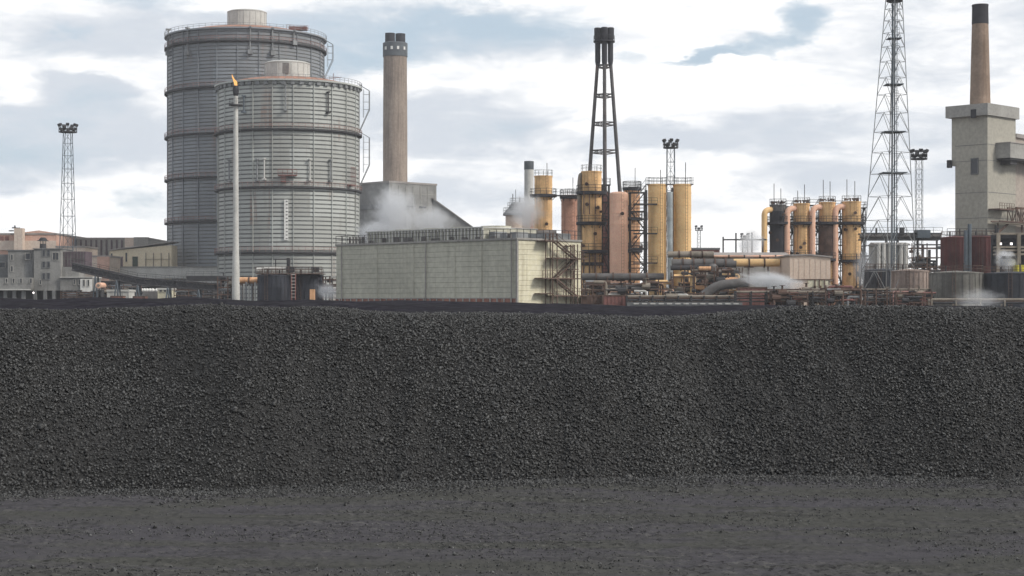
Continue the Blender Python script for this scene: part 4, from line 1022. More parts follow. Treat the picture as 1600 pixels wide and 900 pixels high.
def rack(px0, px1, ys, Y, label, m='dark', post=20, dep=1.6, group='long low pipe racks'):
    x0, x1 = PX(px0, Y), PX(px1, Y); zt = PZ(min(ys), Y); t = thing('pipe_rack', label, 'pipe rack', ((x0+x1)/2, Y, 0), 0, group)
    mb = MB()
    for px in np.arange(px0, px1+1, post):
        x = PX(px, Y)
        for y in (Y, Y+dep): mb.box(x-.1, x+.1, y-.1, y+.1, 0, zt+.1)
        mb.box(x-.08, x+.08, Y, Y+dep, zt-.3, zt-.15)
    mb.build('trestle', m, t)
    for i, py in enumerate(ys):
        mb = MB(); mb.bar((x0, Y+.2+dep*.5*(i % 2), PZ(py, Y)), (x1, Y+.2+dep*.5*(i % 2), PZ(py, Y)), random.uniform(.1, .19), 8)
        mb.build('pipe', ['lagging', 'rust', 'dark', 'lagging_d', 'redpaint'][i % 5], t)
    return t
rack(980, 1150, (463, 466, 469, 473), 255, 'low pipe rack in front of the tall ochre columns')
rack(1150, 1345, (456, 462, 466, 471), 253, 'low pipe rack passing the red containers and peach building', 'dark', 24)
rack(1250, 1455, (452, 457, 461, 467), 262, 'red brown pipe rack under the big lattice tower', 'rust', 17)
t = thing('long_bund', 'low dark concrete bund wall below the ochre columns', 'bund wall', (PX(1060, 250), 250, 0))
mb = MB(); mb.box(PX(980, 250), PX(1160, 250), 250, 250.5, 0, PZ(472.5, 250)); mb.build('wall', 'concrete_d', t)
mb = MB()
for px in range(990, 1150, 13): mb.box(PX(px, 250), PX(px+8, 250), 249.8, 249.98, PZ(475.5, 250), PZ(473.6, 250))
mb.build('pale_panel', 'pale', t)
rack(1456, 1640, (468, 470.5, 473), 240, 'low rusty and pale pipe rack in front of the round grey tanks', 'lagging', 38)

module(1205, 1262, 455, 474, 251, 'tangled dark pipework cluster at the right end of the red containers', ['dark', 'rust', 'redpaint', 'lagging'], 24, 51, .2)
module(1290, 1345, 446, 474, 250, 'tangled rusty pipework cluster before the rightmost gooseneck vessel', ['dark', 'rust', 'redpaint', 'grey'], 24, 53, .2)
module(1040, 1100, 456, 474, 259, 'low dark pipework cluster before the last ochre column', ['dark', 'rust', 'lagging', 'pale'], 20, 55, .2)
module(1400, 1456, 455, 476, 256, 'low rusty pipework cluster before the brownish stained tank', ['dark', 'rust', 'redpaint', 'pinkrail'], 22, 57, .2)
# ------------------------------------------------------------------ right hand round tanks
def rtank(px, rpx, ytop, Y, m, label, seams=3, roofrail=True, cone=.3, stair=False):
    x = PX(px, Y); r = rpx/F*Y; zt = PZ(ytop, Y); t = thing('storage_tank', label, 'storage tank', (x, Y, 0), 0, 'round storage tanks')
    prof = [(r, 0)]
    for k in range(1, seams+1):
        z = zt*k/(seams+1); prof += [(r, z-.06), (r+.05, z-.06), (r+.05, z+.06), (r, z+.06)]
    prof += [(r, zt-.2), (r+.12, zt-.2), (r+.12, zt), (r*.5, zt+cone*.6), (.2, zt+cone)]
    MB().lathe(prof, x, Y, 56).build('shell', m, t)
    mb = MB()
    for k in range(24):
        a = 2*math.pi*k/24; mb.bar((x+(r+.06)*math.cos(a), Y+(r+.06)*math.sin(a), .2), (x+(r+.06)*math.cos(a), Y+(r+.06)*math.sin(a), zt-.2), .05, 4)
    mb.build('stiffener', m, t)
    if roofrail:
        mb = MB(); mb.rail(ring(x, Y, r, zt, 20), 1.05, 3, .035, True); mb.build('roof_railing', 'rust', t)
    mb = MB(); a = -1.9; lx, ly = x+(r+.3)*math.cos(a), Y+(r+.3)*math.sin(a)
    for d in (-.25, .25): mb.bar((lx+d, ly, .3), (lx+d, ly, zt+1), .04, 4)
    for z in np.arange(.6, zt, .5): mb.bar((lx-.25, ly, z), (lx+.25, ly, z), .025, 4)
    mb.build('ladder', 'rust', t)
    MB().bar((x+.3*r, Y, zt), (x+.3*r, Y, zt+1.5), .12, 6).build('roof_vent', 'dark', t); MB().bar((x-.4*r, Y, zt), (x-.4*r, Y, zt+1.0), .16, 6).build('roof_vent', 'dark', t)
    return t
rtank(1422, 29, 423, 284, 'browntank', 'brownish stained round tank behind the lattice tower foot')
rtank(1494, 40.5, 426, 268, 'oldtank', 'grey stained round tank at the centre of the front tank row')
rtank(1581, 43, 427, 268, 'oldtank_d', 'blackened round tank at the right edge of the front tank row')
rtank(1378, 26, 422, 300, 'oldtank_d', 'dull green grey round tank left of the brownish stained one')
rtank(1493, 22, 371, 310, 'redtank', 'tall dark red tank, left one of the pair before the big tower')
rtank(1534, 23, 370, 310, 'redtank', 'tall brown red tank, right one of the pair before the big tower')
Y = 303
t = thing('pump_house', 'pale ribbed pump house panel box behind the lattice tower', 'building', (PX(1393, 318), 318, 0))
mb = MB(); mb.box(PX(1368, 318), PX(1419, 318), 318, 324, 0, PZ(383, 318)); mb.build('wall', 'concrete', t)
mb = MB()
for px in (1372, 1380, 1390, 1396, 1407, 1414): mb.bar((PX(px, 318), 317.5, 0), (PX(px, 318), 317.5, PZ(380, 318)), .35, 10)
mb.build('silo_tube', 'pale', t)
mb = MB(); mb.extr_x([(317.4, PZ(383, 318)), (317.4, PZ(381, 318)), (321, PZ(378, 318)), (324.5, PZ(383, 318))], PX(1366, 318), PX(1421, 318)); mb.build('roof', 'roof', t)
# high pipe bridge left of the tower (y 365-372)
t = thing('pipe_bridge', 'dark overhead pipe bridge running from the goosenecks to the dark red tanks', 'pipe bridge', (PX(1410, 330), 330, 0))
mb = MB(); x0, x1 = PX(1346, 330), PX(1472, 330)
for py in (365, 374): mb.box(x0, x1, 329.8, 330.2, PZ(py, 330)-.15, PZ(py, 330)+.15); mb.box(x0, x1, 332.8, 333.2, PZ(py, 330)-.15, PZ(py, 330)+.15)
for i in range(14):
    a, b = x0+(x1-x0)*i/14, x0+(x1-x0)*(i+1)/14; za, zb2 = PZ(374, 330), PZ(365, 330)
    mb.bar((a, 330, za if i % 2 else zb2), (b, 330, zb2 if i % 2 else za), .08, 4)
mb.build('truss', 'dark', t)
mb = MB(); mb.bar((x0, 331.2, PZ(369, 330)), (x1, 331.2, PZ(369, 330)), .42, 10); mb.build('pipe', 'lagging_d', t)
mb = MB()
for px in (1352, 1386, 1405, 1436, 1466): mb.box(PX(px, 330)-.14, PX(px, 330)+.14, 330.9, 331.3, 0, PZ(374, 330))
mb.build('trestle', 'dark', t)
mb = MB(); mb.rail([(x0, 329.7, PZ(364.5, 330)), (x1, 329.7, PZ(364.5, 330))], 1.1, 1.7, .04); mb.build('railing', 'dark', t)
for px, yt, rr in ((1371, 356, .2), (1403, 355, .2), (1411, 355, .5)):
    mb = MB(); mb.bar((PX(px, 330), 331, PZ(366, 330)), (PX(px, 330), 331, PZ(yt, 330)), rr, 8); mb.build('vent_pipe', 'dark', t)
mb = MB(); mb.box(PX(1432, 330), PX(1452, 330), 329, 332, PZ(372, 330), PZ(359.5, 330)); mb.build('cabin', 'mastblue', t)

# ------------------------------------------------------------------ coal tower on the right
Yc = 345; xc = PX(1543, Yc)
t, M = rotroot('coal_tower', 'big square concrete bunker tower with an overhanging crown at the right edge', 'tower', 1543, Yc)
ul, vl = solve_u(1587, xc, Yc), solve_v(1487, xc, Yc); H = PZ(180, Yc); zs = PZ(256, Yc); ZR = PZ(232, Yc)
mb = MB(M); mb.box(0, ul, 0, vl, zs, H); mb.box(0, ul, 0, vl*.9, 0, zs+.01-.02); mb.build('shaft_wall', 'tower', t)
mb = MB(M); e = .9; mb.box(-e, ul+e*.6, -e*.6, vl+e, H+.003, PZ(161.5, Yc)); mb.build('crown', 'concrete', t)
mb = MB(M); mb.box(-e-.06, -e+.1, solve_v(1529, xc, Yc), solve_v(1520.5, xc, Yc), H-.4, H+1.3); mb.build('crown_opening', 'soot', t)
v0 = solve_v(1528, xc, Yc); v1 = solve_v(1518, xc, Yc)
mb = MB(M); a, b = PZ(270, Yc), PZ(247, Yc)
mb.box(-.15, .01, v0-.15, v1+.15, b, b+.2); mb.box(-.15, .01, v0-.15, v1+.15, a-.2, a); mb.box(-.15, .01, v0-.15, v0, a, b); mb.box(-.15, .01, v1, v1+.15, a, b)
o = mb.build('window', 'concrete_d', t); MB(M).box(-.04, .03, v0, v1, a, b).build('pane', 'glass', o)
mb = MB(M)
for z in (PZ(225, Yc), PZ(250, Yc), PZ(300, Yc), PZ(340, Yc)): mb.box(-.04, -.004, .1, vl*.9, z-.05, z+.05); mb.box(.1, ul, -.04, -.004, z-.05, z+.05)
mb.build('joint_line', 'concrete_d', t)
mb = MB(M); mb.box(solve_u(1566, xc, Yc), 34, .35, vl-1.5, 0, PZ(212, 352)); mb.build('rear_block', 'tower_lo', t)
mb = MB(M); mb.box(ul+.01, 34, -.2, vl-1, PZ(214, 352), PZ(208, 352)); mb.build('rear_roof', 'roof', t)
mb = MB(M); mb.box(-.9, -.1, vl-.2, vl+.6, PZ(262, 350), PZ(250, 350)); mb.build('wall_light', 'dark', t)
# conveyor gallery into it
tg = thing('conveyor_gallery', 'square grey conveyor gallery jutting from the bunker tower to the right edge', 'conveyor', tuple(M @ Vector((6, -2.5, PZ(240, Yc)))), R(45))
za, zb2 = PZ(246, Yc), PZ(223, Yc); u0 = solve_u(1556, xc, Yc)
mb = MB(M)
mb.extr_x([(-3.2, za), (-3.2, zb2), (-.02, zb2), (-.02, za)], u0, 26); mb.build('gallery_wall', 'concrete', tg)
mb = MB(M); mb.box(u0-.15, 26.2, -3.35, -.01, zb2+.002, zb2+.2); mb.build('roof', 'roof', tg)
mb = MB(M); mb.box(u0+.2, 26, -3.0, -.2, za-.35, za-.003); mb.box(u0+1.5, u0+4.2, -2.4, -.2, za-1.2, za-.36); mb.build('underside_beam', 'dark', tg)
tg = thing('truss_bridge', 'rusty brown truss bridge with a railed platform low on the bunker tower', 'truss bridge', tuple(M @ Vector((8, -2, PZ(345, Yc)))), R(45))
za, zb2 = PZ(346, Yc), PZ(323, Yc)
mb = MB(M)
for v in (-2.6, -.8):
    mb.box(6.5, 26, v-.12, v+.12, zb2-.12, zb2+.12); mb.box(0, 26, v-.12, v+.12, za-.12, za+.12)
    for i in range(10):
        a, b = 6.5+i*1.95, 6.5+(i+1)*1.95; mb.bar((a, v, za if i % 2 else zb2), (b, v, zb2 if i % 2 else za), .1, 4); mb.bar((a, v, za), (a, v, zb2), .08, 4)
mb.build('truss', 'rust', tg)
mb = MB(M); mb.box(.2, 6, -2.6, -.1, PZ(328, Yc), PZ(326, Yc)); mb.rail([(.2, -2.55, PZ(326, Yc)), (6, -2.55, PZ(326, Yc))], 1.1, 1, .05); mb.build('platform', 'rust', tg)
mb = MB(M); mb.box(0, 26, -2.5, -.9, za-.4, za-.13); mb.build('deck', 'lagging', tg)
mb = MB(M); mb.bar((6, -1.5, za), (1, -1.5, PZ(366, Yc)), .25, 5); mb.bar((2.2, -1, za), (2.2, -1, 0), .2, 5); mb.bar((12, -1, za), (12, -1, 0), .2, 5); mb.build('strut', 'rust', tg)
# chimney on top
Y = 352; x = PX(1531.5, Y); t = thing('brick_chimney', 'tapering brown chimney with a black top above the bunker tower', 'chimney', (x, Y, PZ(161.5, 345)))
z0 = PZ(163, 345)
MB().lathe([(16/F*Y, z0), (12.6/F*Y, PZ(38, Y))], x, Y, 36).build('shaft', 'stack_r', t)
MB().lathe([(12.9/F*Y, PZ(38, Y)), (12.4/F*Y, PZ(11, Y)), (12.9/F*Y, PZ(9, Y)), (12.7/F*Y, PZ(7.5, Y)), (9/F*Y, PZ(7.5, Y)), (9/F*Y, PZ(20, Y))], x, Y, 36).build('black_top', 'soot', t)
# oven deck below right of the tower
t = thing('oven_deck', 'dark recessed deck with two lit lamps below the truss bridge', 'deck', (PX(1585, 296), 296, 0))
x0, x1 = PX(1558, 296), PX(1640, 296)
mb = MB(); mb.box(x0, x1, 299, 300, 0, PZ(366, 296)); mb.build('back_wall', 'soot', t)
mb = MB()
for py in (365, 386, 391, 397): mb.box(x0, x1, 296, 298.5, PZ(py, 296)-.16, PZ(py, 296)+.16)
for px in (1560, 1592): mb.box(PX(px, 296)-.3, PX(px, 296)+.3, 295.8, 296.3, 0, PZ(365, 296))
mb.build('deck_beam', 'lagging', t)
for px, py in ((1563, 381), (1580, 381)): MB().cbox((PX(px, 296), 295.9, PZ(py, 296)), (.35, .2, .35)).build('lamp', emis('lamp_glow', (1, .93, .9), 3.), t)
t = thing('yellow_machine', 'bright yellow charging machine at the right edge below the deck', 'machine', (PX(1598, 290), 290, 0))
MB().box(PX(1590, 290), PX(1618, 290), 290, 293, PZ(424, 290), PZ(414, 290)).build('body', 'yel', t)
mb = MB()
for px in (1592, 1604): mb.box(PX(px, 290)-.2, PX(px, 290)+.2, 290.2, 292.8, 0, PZ(424, 290)-.002)
mb.box(PX(1570, 290), PX(1592, 290), 291, 292, PZ(404, 290), PZ(400, 290)); mb.build('undercarriage', 'dark', t)
# steel columns by dark red tanks
t = thing('dark_mast', 'pair of dark vertical posts between the two dark red tanks', 'post', (PX(1512, 304), 304, 0))
for px, yt in ((1509, 360), (1515, 350)): MB().bar((PX(px, 304), 304, 0), (PX(px, 304), 304, PZ(yt, 304)), .35, 8).build('post', 'mastblue', t)
mb = MB(); mb.rail([(PX(1480, 304), 304, PZ(367, 304)), (PX(1556, 304), 304, PZ(367, 304))], 1.1, 1.6, .05); mb.box(PX(1478, 304), PX(1558, 304), 303.8, 304.6, PZ(368, 304), PZ(367, 304)); mb.build('walkway', 'dark', t)
t = thing('dark_mast', 'dark post standing at the right side of the brown red tank', 'post', (PX(1557, 304), 304, 0))
for px, yt in ((1556, 352), (1559, 356)): MB().bar((PX(px, 304), 304, 0), (PX(px, 304), 304, PZ(yt, 304)), .22, 8).build('post', 'dark', t)
mb = MB(); mb.bar((PX(1556, 304), 304, PZ(400, 304)), (PX(1559, 304), 304, PZ(390, 304)), .1, 6); mb.build('brace', 'dark', t)

# ------------------------------------------------------------------ black tanks near the front gasholder
t = rtank(429, 26, 430, 300, 'blacktank', 'squat black tank, left one below the pale gasholder')
t2 = rtank(480, 25, 430, 302, 'blacktank', 'squat black tank, right one with an orange box at its foot')
MB().box(PX(484, 296), PX(491, 296), 296, 297.5, 0, PZ(452, 296)).build('valve_box', 'orange', t2)
t = thing('caged_ladder', 'red and white caged ladder between the two squat black tanks', 'ladder', (PX(458.5, 296), 296, 0))
for px in (455.5, 461.5): MB().bar((PX(px, 296), 296, 0), (PX(px, 296), 296, PZ(428, 296)), .13, 6).build('stile', 'redpaint', t)
mb = MB()
for z in np.arange(1, PZ(428, 296), .55): mb.bar((PX(455.5, 296), 295.9, z), (PX(461.5, 296), 295.9, z), .06, 5)
mb.build('rung', 'pale', t)
t = thing('tank_top_deck', 'rust stained pipe deck lying over the squat black tanks', 'deck', (PX(450, 300), 300, 8))
z = PZ(428.5, 300); mb = MB(); mb.box(PX(402, 300), PX(505, 300), 298, 304, z, z+.15); mb.build('grating', 'rust', t)
mb = MB(); mb.rail([(PX(402, 300), 298, z+.15), (PX(505, 300), 298, z+.15)], 1.1, 1.2, .05); mb.build('railing', 'rust', t)
mb = MB(); mb.bar((PX(414, 300), 299, z+1), (PX(450, 300), 299, z+1), .28, 8); mb.bar((PX(402, 300), 299.5, z+.7), (PX(412, 300), 299.5, z+.7), .5, 8); mb.build('pipe', 'pale', t)
mb = MB(); mb.bar((PX(452, 300), 299, z+.2), (PX(452, 300), 299, z+2.8), .35, 8); mb.bar((PX(430, 300), 299, z+2.6), (PX(452, 300), 299, z+2.6), .1, 6); mb.bar((PX(432, 300), 299, z+2.6), (PX(432, 300), 299, z), .1, 6); mb.cbox((PX(455, 300), 299, z+.8), (1.4, 1, .9)); mb.cbox((PX(495, 300), 299, z+.8), (1, 1, .8)); mb.build('pump', 'dark', t)
hp(438, 375, 404, 305, .55, 'orange', 'short bright orange pipe beside the squat black tanks', sup=(380, 395), fl=2)
t = thing('pipe_fence', 'row of white upright pipes beneath the short orange pipe', 'pipework', (PX(388, 303), 303, 0))
for k, px in enumerate((377, 381, 384.5, 389, 393.5, 398.5)):
    MB().bar((PX(px, 303), 303, 0), (PX(px, 303), 303, PZ(446, 303)+(k % 3)*.3), .14, 6).build('pipe', 'pale' if k % 2 else 'grey', t)
MB().box(PX(376, 303), PX(400, 303), 303.2, 303.4, PZ(447, 303), PZ(446, 303)).build('rail', 'rust', t)
module(505, 526, 432, 462, 300, 'pale and red pipework cluster left of the cooling tower corner', ['pale', 'pinkrail', 'rust'], 10, 31, .3)
module(340, 372, 432, 466, 330, 'grey pipework cluster around the flare stack foot', ['grey', 'dark', 'lagging'], 10, 33, .3)

# ------------------------------------------------------------------ left hand works
t, x0, x1, zt = shed('big_shed', 'large salmon pink shed at the far left edge', -60, 88, 480, 40, 365, 390, 'shed_pink', 'roof', 0, 2.2)
mb = MB(); mb.extr_y([(PX(34, 479.5), zt-.1), (x1, zt-.1), (x1, zt), (PX(60, 479.5), zt+.9), (PX(34, 479.5), zt+.3)], 479.9, 519); mb.build('gable', 'shed_pink', t)
MB().box(x0, x1, 479.6, 479.9, PZ(391, 480), PZ(376, 480)).build('lower_cladding', 'shed_low', t)
mb = MB(); mb.box(PX(22, 477), PX(35, 477), 477, 479.5, 0, PZ(356.5, 477)); mb.build('stair_tower', 'shed_low', t)
mb = MB()
for px in (3, 11): mb.box(PX(px, 480)-.5, PX(px, 480)+.5, 479.82, 479.88, PZ(378, 480), PZ(369, 480))
mb.build('louvre', 'redpaint', t)
mb = MB(); x, y, z = PX(20, 480), 482, PZ(363, 480)
for k in range(7): mb.cbox((x+random.uniform(-1.2, 1.4), y+random.uniform(-1, 1), z+random.uniform(.3, 1.4)), (1.2, .8, .3), random.uniform(0, 3))
mb.bar((x, y, z-.5), (x, y, z+2), .2); mb.build('roof_aerial', 'dark', t)
# grey stripy shed
t, x0, x1, zt = shed('ribbed_shed', 'long grey shed with vertical stripes behind the floodlight mast', 80, 232, 500, 30, 372, 400, 'shed_grey', 'roof', 0, 1.2)
mb = MB(); mb.box(PX(195, 499.5), PX(209, 499.5), 499.4, 499.9, 0, PZ(371.5, 499.5)); mb.build('pink_panel', 'shed_low', t)
mb = MB(); mb.box(PX(209, 499.5), PX(232, 499.5), 499.5, 499.9, PZ(385, 499.5), PZ(370.5, 499.5)); mb.build('pale_panel', 'concrete', t)
mb = MB()
for px in range(100, 194, 8): mb.box(PX(px, 499), PX(px, 499)+.5, 499.7, 499.92, 0, PZ(375, 499))
mb.build('dark_stripe', 'doorp', t)
shed('flat_annex', 'pale pink flat annex in front of the ribbed grey shed', 88, 132, 470, 15, 385, 395, 'shed_low', 'roof', 0, 2.)
t, *_ = shed('flat_annex', 'long pink flat annex above the sloping conveyor', 131, 172, 450, 12, 400, 418, 'shed_low', 'roof', 0, 1.6)
MB().box(PX(152, 449.8), PX(171, 449.8), 449.7, 449.9, 0, PZ(401, 449.8)).build('red_panel', 'shed_pink', t)
# beige shed with doors
Yb = 466
t = thing('beige_shed', 'beige shed with doors and a rising roof edge left of the dark gasholder', 'shed', (PX(220, Yb), Yb, 0))
xa, xb2 = PX(171, Yb), PX(268, Yb)
mb = MB(); mb.extr_y([(xa, 0), (xb2, 0), (xb2, PZ(383, Yb)), (PX(224, Yb), PZ(387, Yb)), (xa, PZ(392, Yb))], Yb, Yb+8); mb.build('wall', 'shed_beige', t)
mb = MB(); mb.extr_y([(xa-.3, PZ(392, Yb)+.02), (PX(215, Yb), PZ(386.5, Yb)+.1), (xb2+.3, PZ(378.5, Yb)), (xb2+.3, PZ(377, Yb)), (PX(215, Yb), PZ(384, Yb)), (xa-.3, PZ(390.5, Yb))], Yb-.5, Yb+8.5); mb.build('roof', 'roof', t)
for a, b, ya, yb, mm in ((173, 176, 396, 410, 'glass'), (196, 199, 395, 409, 'glass')): window(t, a, b, ya, yb, Yb, mm, 'shed_beige')
for a, b, mm in ((184, 192, 'doorp'), (207, 215.5, 'doorg')): window(t, a, b, 401, 417, Yb, mm, 'shed_low', 'door')
mb = MB()
for px in (228, 240, 252, 264): mb.bar((PX(px, Yb), Yb-.2, PZ(418, Yb)), (PX(px, Yb), Yb-.2, PZ(395, Yb)), .12, 5)
mb.box(PX(226, Yb), PX(266, Yb), Yb-.25, Yb-.1, PZ(405, Yb)-.05, PZ(405, Yb)+.05); mb.build('wall_pipe', 'lagging', t)
# viaduct wall
t = thing('viaduct', 'long plain grey concrete viaduct in front of the dark gasholder', 'viaduct', (PX(250, 462), 462, 0))
MB().box(PX(150, 461), PX(400, 461), 461.5, 464, PZ(435, 462), PZ(418, 462)).build('parapet_wall', 'pale', t)
for px in range(165, 400, 27): MB().box(PX(px, 462)-.8, PX(px, 462)+.8, 461.9, 463.6, 0, PZ(435, 462)-.002).build('pier', 'concrete_d', t)
mb = MB(); mb.box(PX(150, 461), PX(400, 461), 461.3, 464.2, PZ(418, 462)+.002, PZ(417, 462)+.1); mb.build('coping', 'concrete', t)
# dark industrial sheds under the viaduct
for a, b, ya, lab in ((158, 215, 440, 'dark open shed beneath the left part of the viaduct'), (214, 292, 438, 'dark open shed beneath the middle of the viaduct'), (292, 345, 432, 'taller dark shed beneath the viaduct beside the pale gasholder')):
    t, x0, x1, zt = shed('dark_shed', lab, a, b, 425, 14, ya, 465, 'dark', 'dark', 0, 3.)
    mb = MB(); mb.box(x0+1, x1-1, 424.7, 424.9, .5, zt-2.2); mb.build('opening', 'soot', t)
    mb = MB(); mb.box(x0, x1, 424.2, 424.9, zt-1.5, zt-1.2); mb.rail([(x0, 424.2, zt+.15), (x1, 424.2, zt+.15)], 1.1, 2, .06); mb.build('eaves_gutter', 'grey', t)
shed('white_cabin', 'grey white cabin roof low down under the conveyor', 168, 201, 380, 6, 453.5, 462, 'pale', 'pale', 0, 1.)
t, *_ = shed('site_office', 'cream two storey site office low under the viaduct', 247, 268, 400, 5, 451, 462, 'clad_y', 'pale', 0, 2.)
for a in (249.5, 256, 262): window(t, a, a+3.5, 453, 456, 400, 'glass', 'clad')
t = thing('sack_row', 'row of small white bags on a shelf under the viaduct', 'bags', (PX(230, 415), 415, PZ(455, 415)))
for px in (222, 226, 230, 234.5, 239, 245): 
    mb = MB(); mb.lathe([(.45, PZ(455, 415)), (.5, PZ(453, 415)), (.3, PZ(451, 415)), (.1, PZ(450.5, 415))], PX(px, 415), 415, 10); mb.build('bag', 'white', t)
MB().box(PX(219, 415), PX(248, 415), 414.4, 415.6, 0, PZ(455, 415)-.002).build('shelf', 'lagging_d', t)
for px, py, Y, lab in ((52.5, 457.5, 372, 'lit lamp under the grey bunker building'), (313.5, 456, 410, 'lit lamp in the dark shed beside the gasholder'), (276, 456, 410, 'dimmer lit lamp left of the one beside the gasholder')):
    t = thing('yard_lamp', lab, 'lamp', (PX(px, Y), Y, 0), 0, 'lit yard lamps')
    MB().bar((PX(px, Y), Y, 0), (PX(px, Y), Y, PZ(py, Y)), .08, 5).build('post', 'dark', t)
    MB().lathe([(.08, PZ(py, Y)-.2), (.19, PZ(py, Y)), (.08, PZ(py, Y)+.2)], PX(px, Y), Y-.1, 10).build('lamp_glass', emis('lamp_glow', (1, .93, .9), 3.), t)
# sloping conveyor
Yv = 370; t = thing('inclined_conveyor', 'dark open conveyor truss sloping down to the right past the beige shed', 'conveyor', (PX(230, Yv), Yv, 0))
xa, xb2, za, zb2 = PX(112, Yv), PX(345, Yv), PZ(411, Yv), PZ(449, Yv); xm, zm = PX(215, Yv), PZ(434, Yv)
segs = [((xa, za), (xm, zm)), ((xm, zm), (xb2, PZ(444, Yv)))]
mb = MB(); bl = MB()
for (p, q) in segs:
    for y in (Yv, Yv+2.4):
        mb.bar((p[0], y, p[1]), (q[0], y, q[1]), .16, 5); mb.bar((p[0], y, p[1]-1.5), (q[0], y, q[1]-1.5), .16, 5)
        for k in range(16):
            a, b = k/16, (k+1)/16; P = lambda u, d: (p[0]+(q[0]-p[0])*u, y, p[1]+(q[1]-p[1])*u-d)
            mb.bar(P(a, 0 if k % 2 else 1.5), P(b, 1.5 if k % 2 else 0), .08, 4)
    bl.extr_y([(p[0], p[1]-1.3), (q[0], q[1]-1.3), (q[0], q[1]-.25), (p[0], p[1]-.25)], Yv+.2, Yv+2.2)
    mb.rail([(p[0], Yv-.2, p[1]+.1), (q[0], Yv-.2, q[1]+.1)], .9, 2., .04)
mb.build('truss', 'dark', t); bl.build('belt', 'soot', t)
for px, py in ((149, 420), (182, 427), (215, 434), (262, 438), (310, 442)):
    x = PX(px, Yv); z = PZ(py, Yv)-1.4; mb = MB(); mb.bar((x-1, Yv, 0), (x, Yv, z), .17, 5); mb.bar((x+1, Yv, 0), (x, Yv, z), .17, 5); mb.bar((x-.8, Yv+2.4, 0), (x, Yv+2.4, z), .17, 5); mb.bar((x+.8, Yv+2.4, 0), (x, Yv+2.4, z), .17, 5); mb.build('trestle', 'mastblue', t)
t = thing('belt_drum', 'orange brown drum end glowing in daylight beside the sloping conveyor', 'drum', (PX(156.5, 366), 366, 0))
MB().bar((PX(156.5, 366), 364.5, PZ(446, 366)), (PX(156.5, 366), 369, PZ(446, 366)), .62, 20).build('drum_body', 'salmon', t)
MB().bar((PX(156.5, 366), 364.3, PZ(446, 366)), (PX(156.5, 366), 364.49, PZ(446, 366)), .3, 16).build('hub', 'lagging', t)
mb = MB(); mb.box(PX(153.5, 366), PX(155, 366), 365.5, 368, 0, PZ(446, 366)-.9); mb.box(PX(158, 366), PX(159.5, 366), 365.5, 368, 0, PZ(446, 366)-.9); mb.build('cradle', 'dark', t)
# the grey bunker building
Y = 378
t = thing('bunker_building', 'old grey concrete bunker building with small windows at lower left', 'building', (PX(60, Y), Y, 0))
Bx = lambda a, b, y0, y1, Yf, dep: (PX(a, Y), PX(b, Y), Yf, Yf+dep, PZ(y1, Y) if y1 < 470 else 0, PZ(y0, Y))
MB().box(*Bx(53, 95, 389.5, 454, Y, 10)).build('main_block', 'concrete_m', t)
MB().box(*Bx(10, 52.9, 391.5, 454, Y+1.2, 9)).build('side_block', 'concrete_m', t)
MB().box(*Bx(-40, 9.9, 397, 454, Y+3, 9)).build('rear_wall', 'concrete_d', t)
MB().box(*Bx(38, 50, 407, 434, Y+1.0, .18)).build('recess_panel', 'concrete_d', t)
MB().box(*Bx(-40, 52.8, 434, 453, Y-2.4, 3.5)).build('podium', 'concrete_m', t)
MB().box(*Bx(-40, 52.8, 452, 453.5, Y-2.8, 4.5)).build('podium_ledge', 'pale', t)
MB().box(*Bx(95.1, 145, 434, 454, Y-.5, 8)).build('right_podium', 'concrete_m', t)
MB().box(*Bx(127, 144.9, 436, 456, Y-.8, .28)).build('white_panel', 'white', t)
MB().box(*Bx(95.1, 121, 417, 434, Y+1, 6)).build('upper_annex', 'concrete_m', t)
MB().box(*Bx(94.9, 130, 392.5, 416.5, Y+2, 6)).build('dark_glazed_box', 'doorp', t)
mb = MB()
for px in range(97, 130, 5): mb.box(PX(px, Y)-.08, PX(px, Y)+.08, Y+1.9, Y+1.99, PZ(416, Y), PZ(393, Y))
mb.box(PX(95, Y), PX(130, Y), Y+1.88, Y+1.98, PZ(405, Y), PZ(404, Y)); mb.build('mullion', 'lagging_d', t)
mb = MB(); mb.box(PX(53, Y)-.2, PX(95, Y)+.2, Y-.25, Y+10.2, PZ(389.4, Y), PZ(388, Y)); mb.box(PX(10, Y)-.2, PX(52.9, Y)-.02, Y+.95, Y+10, PZ(391.4, Y), PZ(390, Y)); mb.build('parapet', 'concrete_d', t)
mb = MB(); mb.box(PX(95, Y), PX(146, Y), Y-.9, Y+7.7, PZ(433.9, Y), PZ(432.6, Y)); mb.build('podium_coping', 'pale', t)
for px in (66.5, 74): 
    for py in (391, 409, 427): window(t, px, px+3.6, py, py+9, Y, fr='concrete_d')
for px in (82.5, 87.5): window(t, px, px+4, 395, 406, Y)
for px in (17,): 
    for py in (398, 416): window(t, px, px+3, py, py+8, Y+1.2)
window(t, 40, 47, 396, 405, Y+1.0); window(t, -6, 8, 410, 418, Y+2.9)
for px in (9, 20, 31.5, 47): window(t, px, px+2.6, 435.5, 442, Y-2.4)
for px in (62, 115, 123): window(t, px, px+2.4, 437, 444, Y-.5 if px > 90 else Y)
for px in (130, 137): window(t, px, px+2.4, 437.5, 447, Y-.8, 'glass', 'pale')
for px in list(range(-30, 60, 14))+[70, 84, 100, 115, 128, 142]: MB().box(PX(px, Y)-.35, PX(px, Y)+.35, Y-2+(2 if px > 53 else 0), Y-1.2+(2 if px > 53 else 0), 0, PZ(454, Y)-.002).build('stilt', 'concrete_d', t)
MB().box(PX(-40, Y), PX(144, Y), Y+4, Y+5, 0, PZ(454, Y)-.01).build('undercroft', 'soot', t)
mb = MB(); x = PX(59.5, Y); y = Y+4
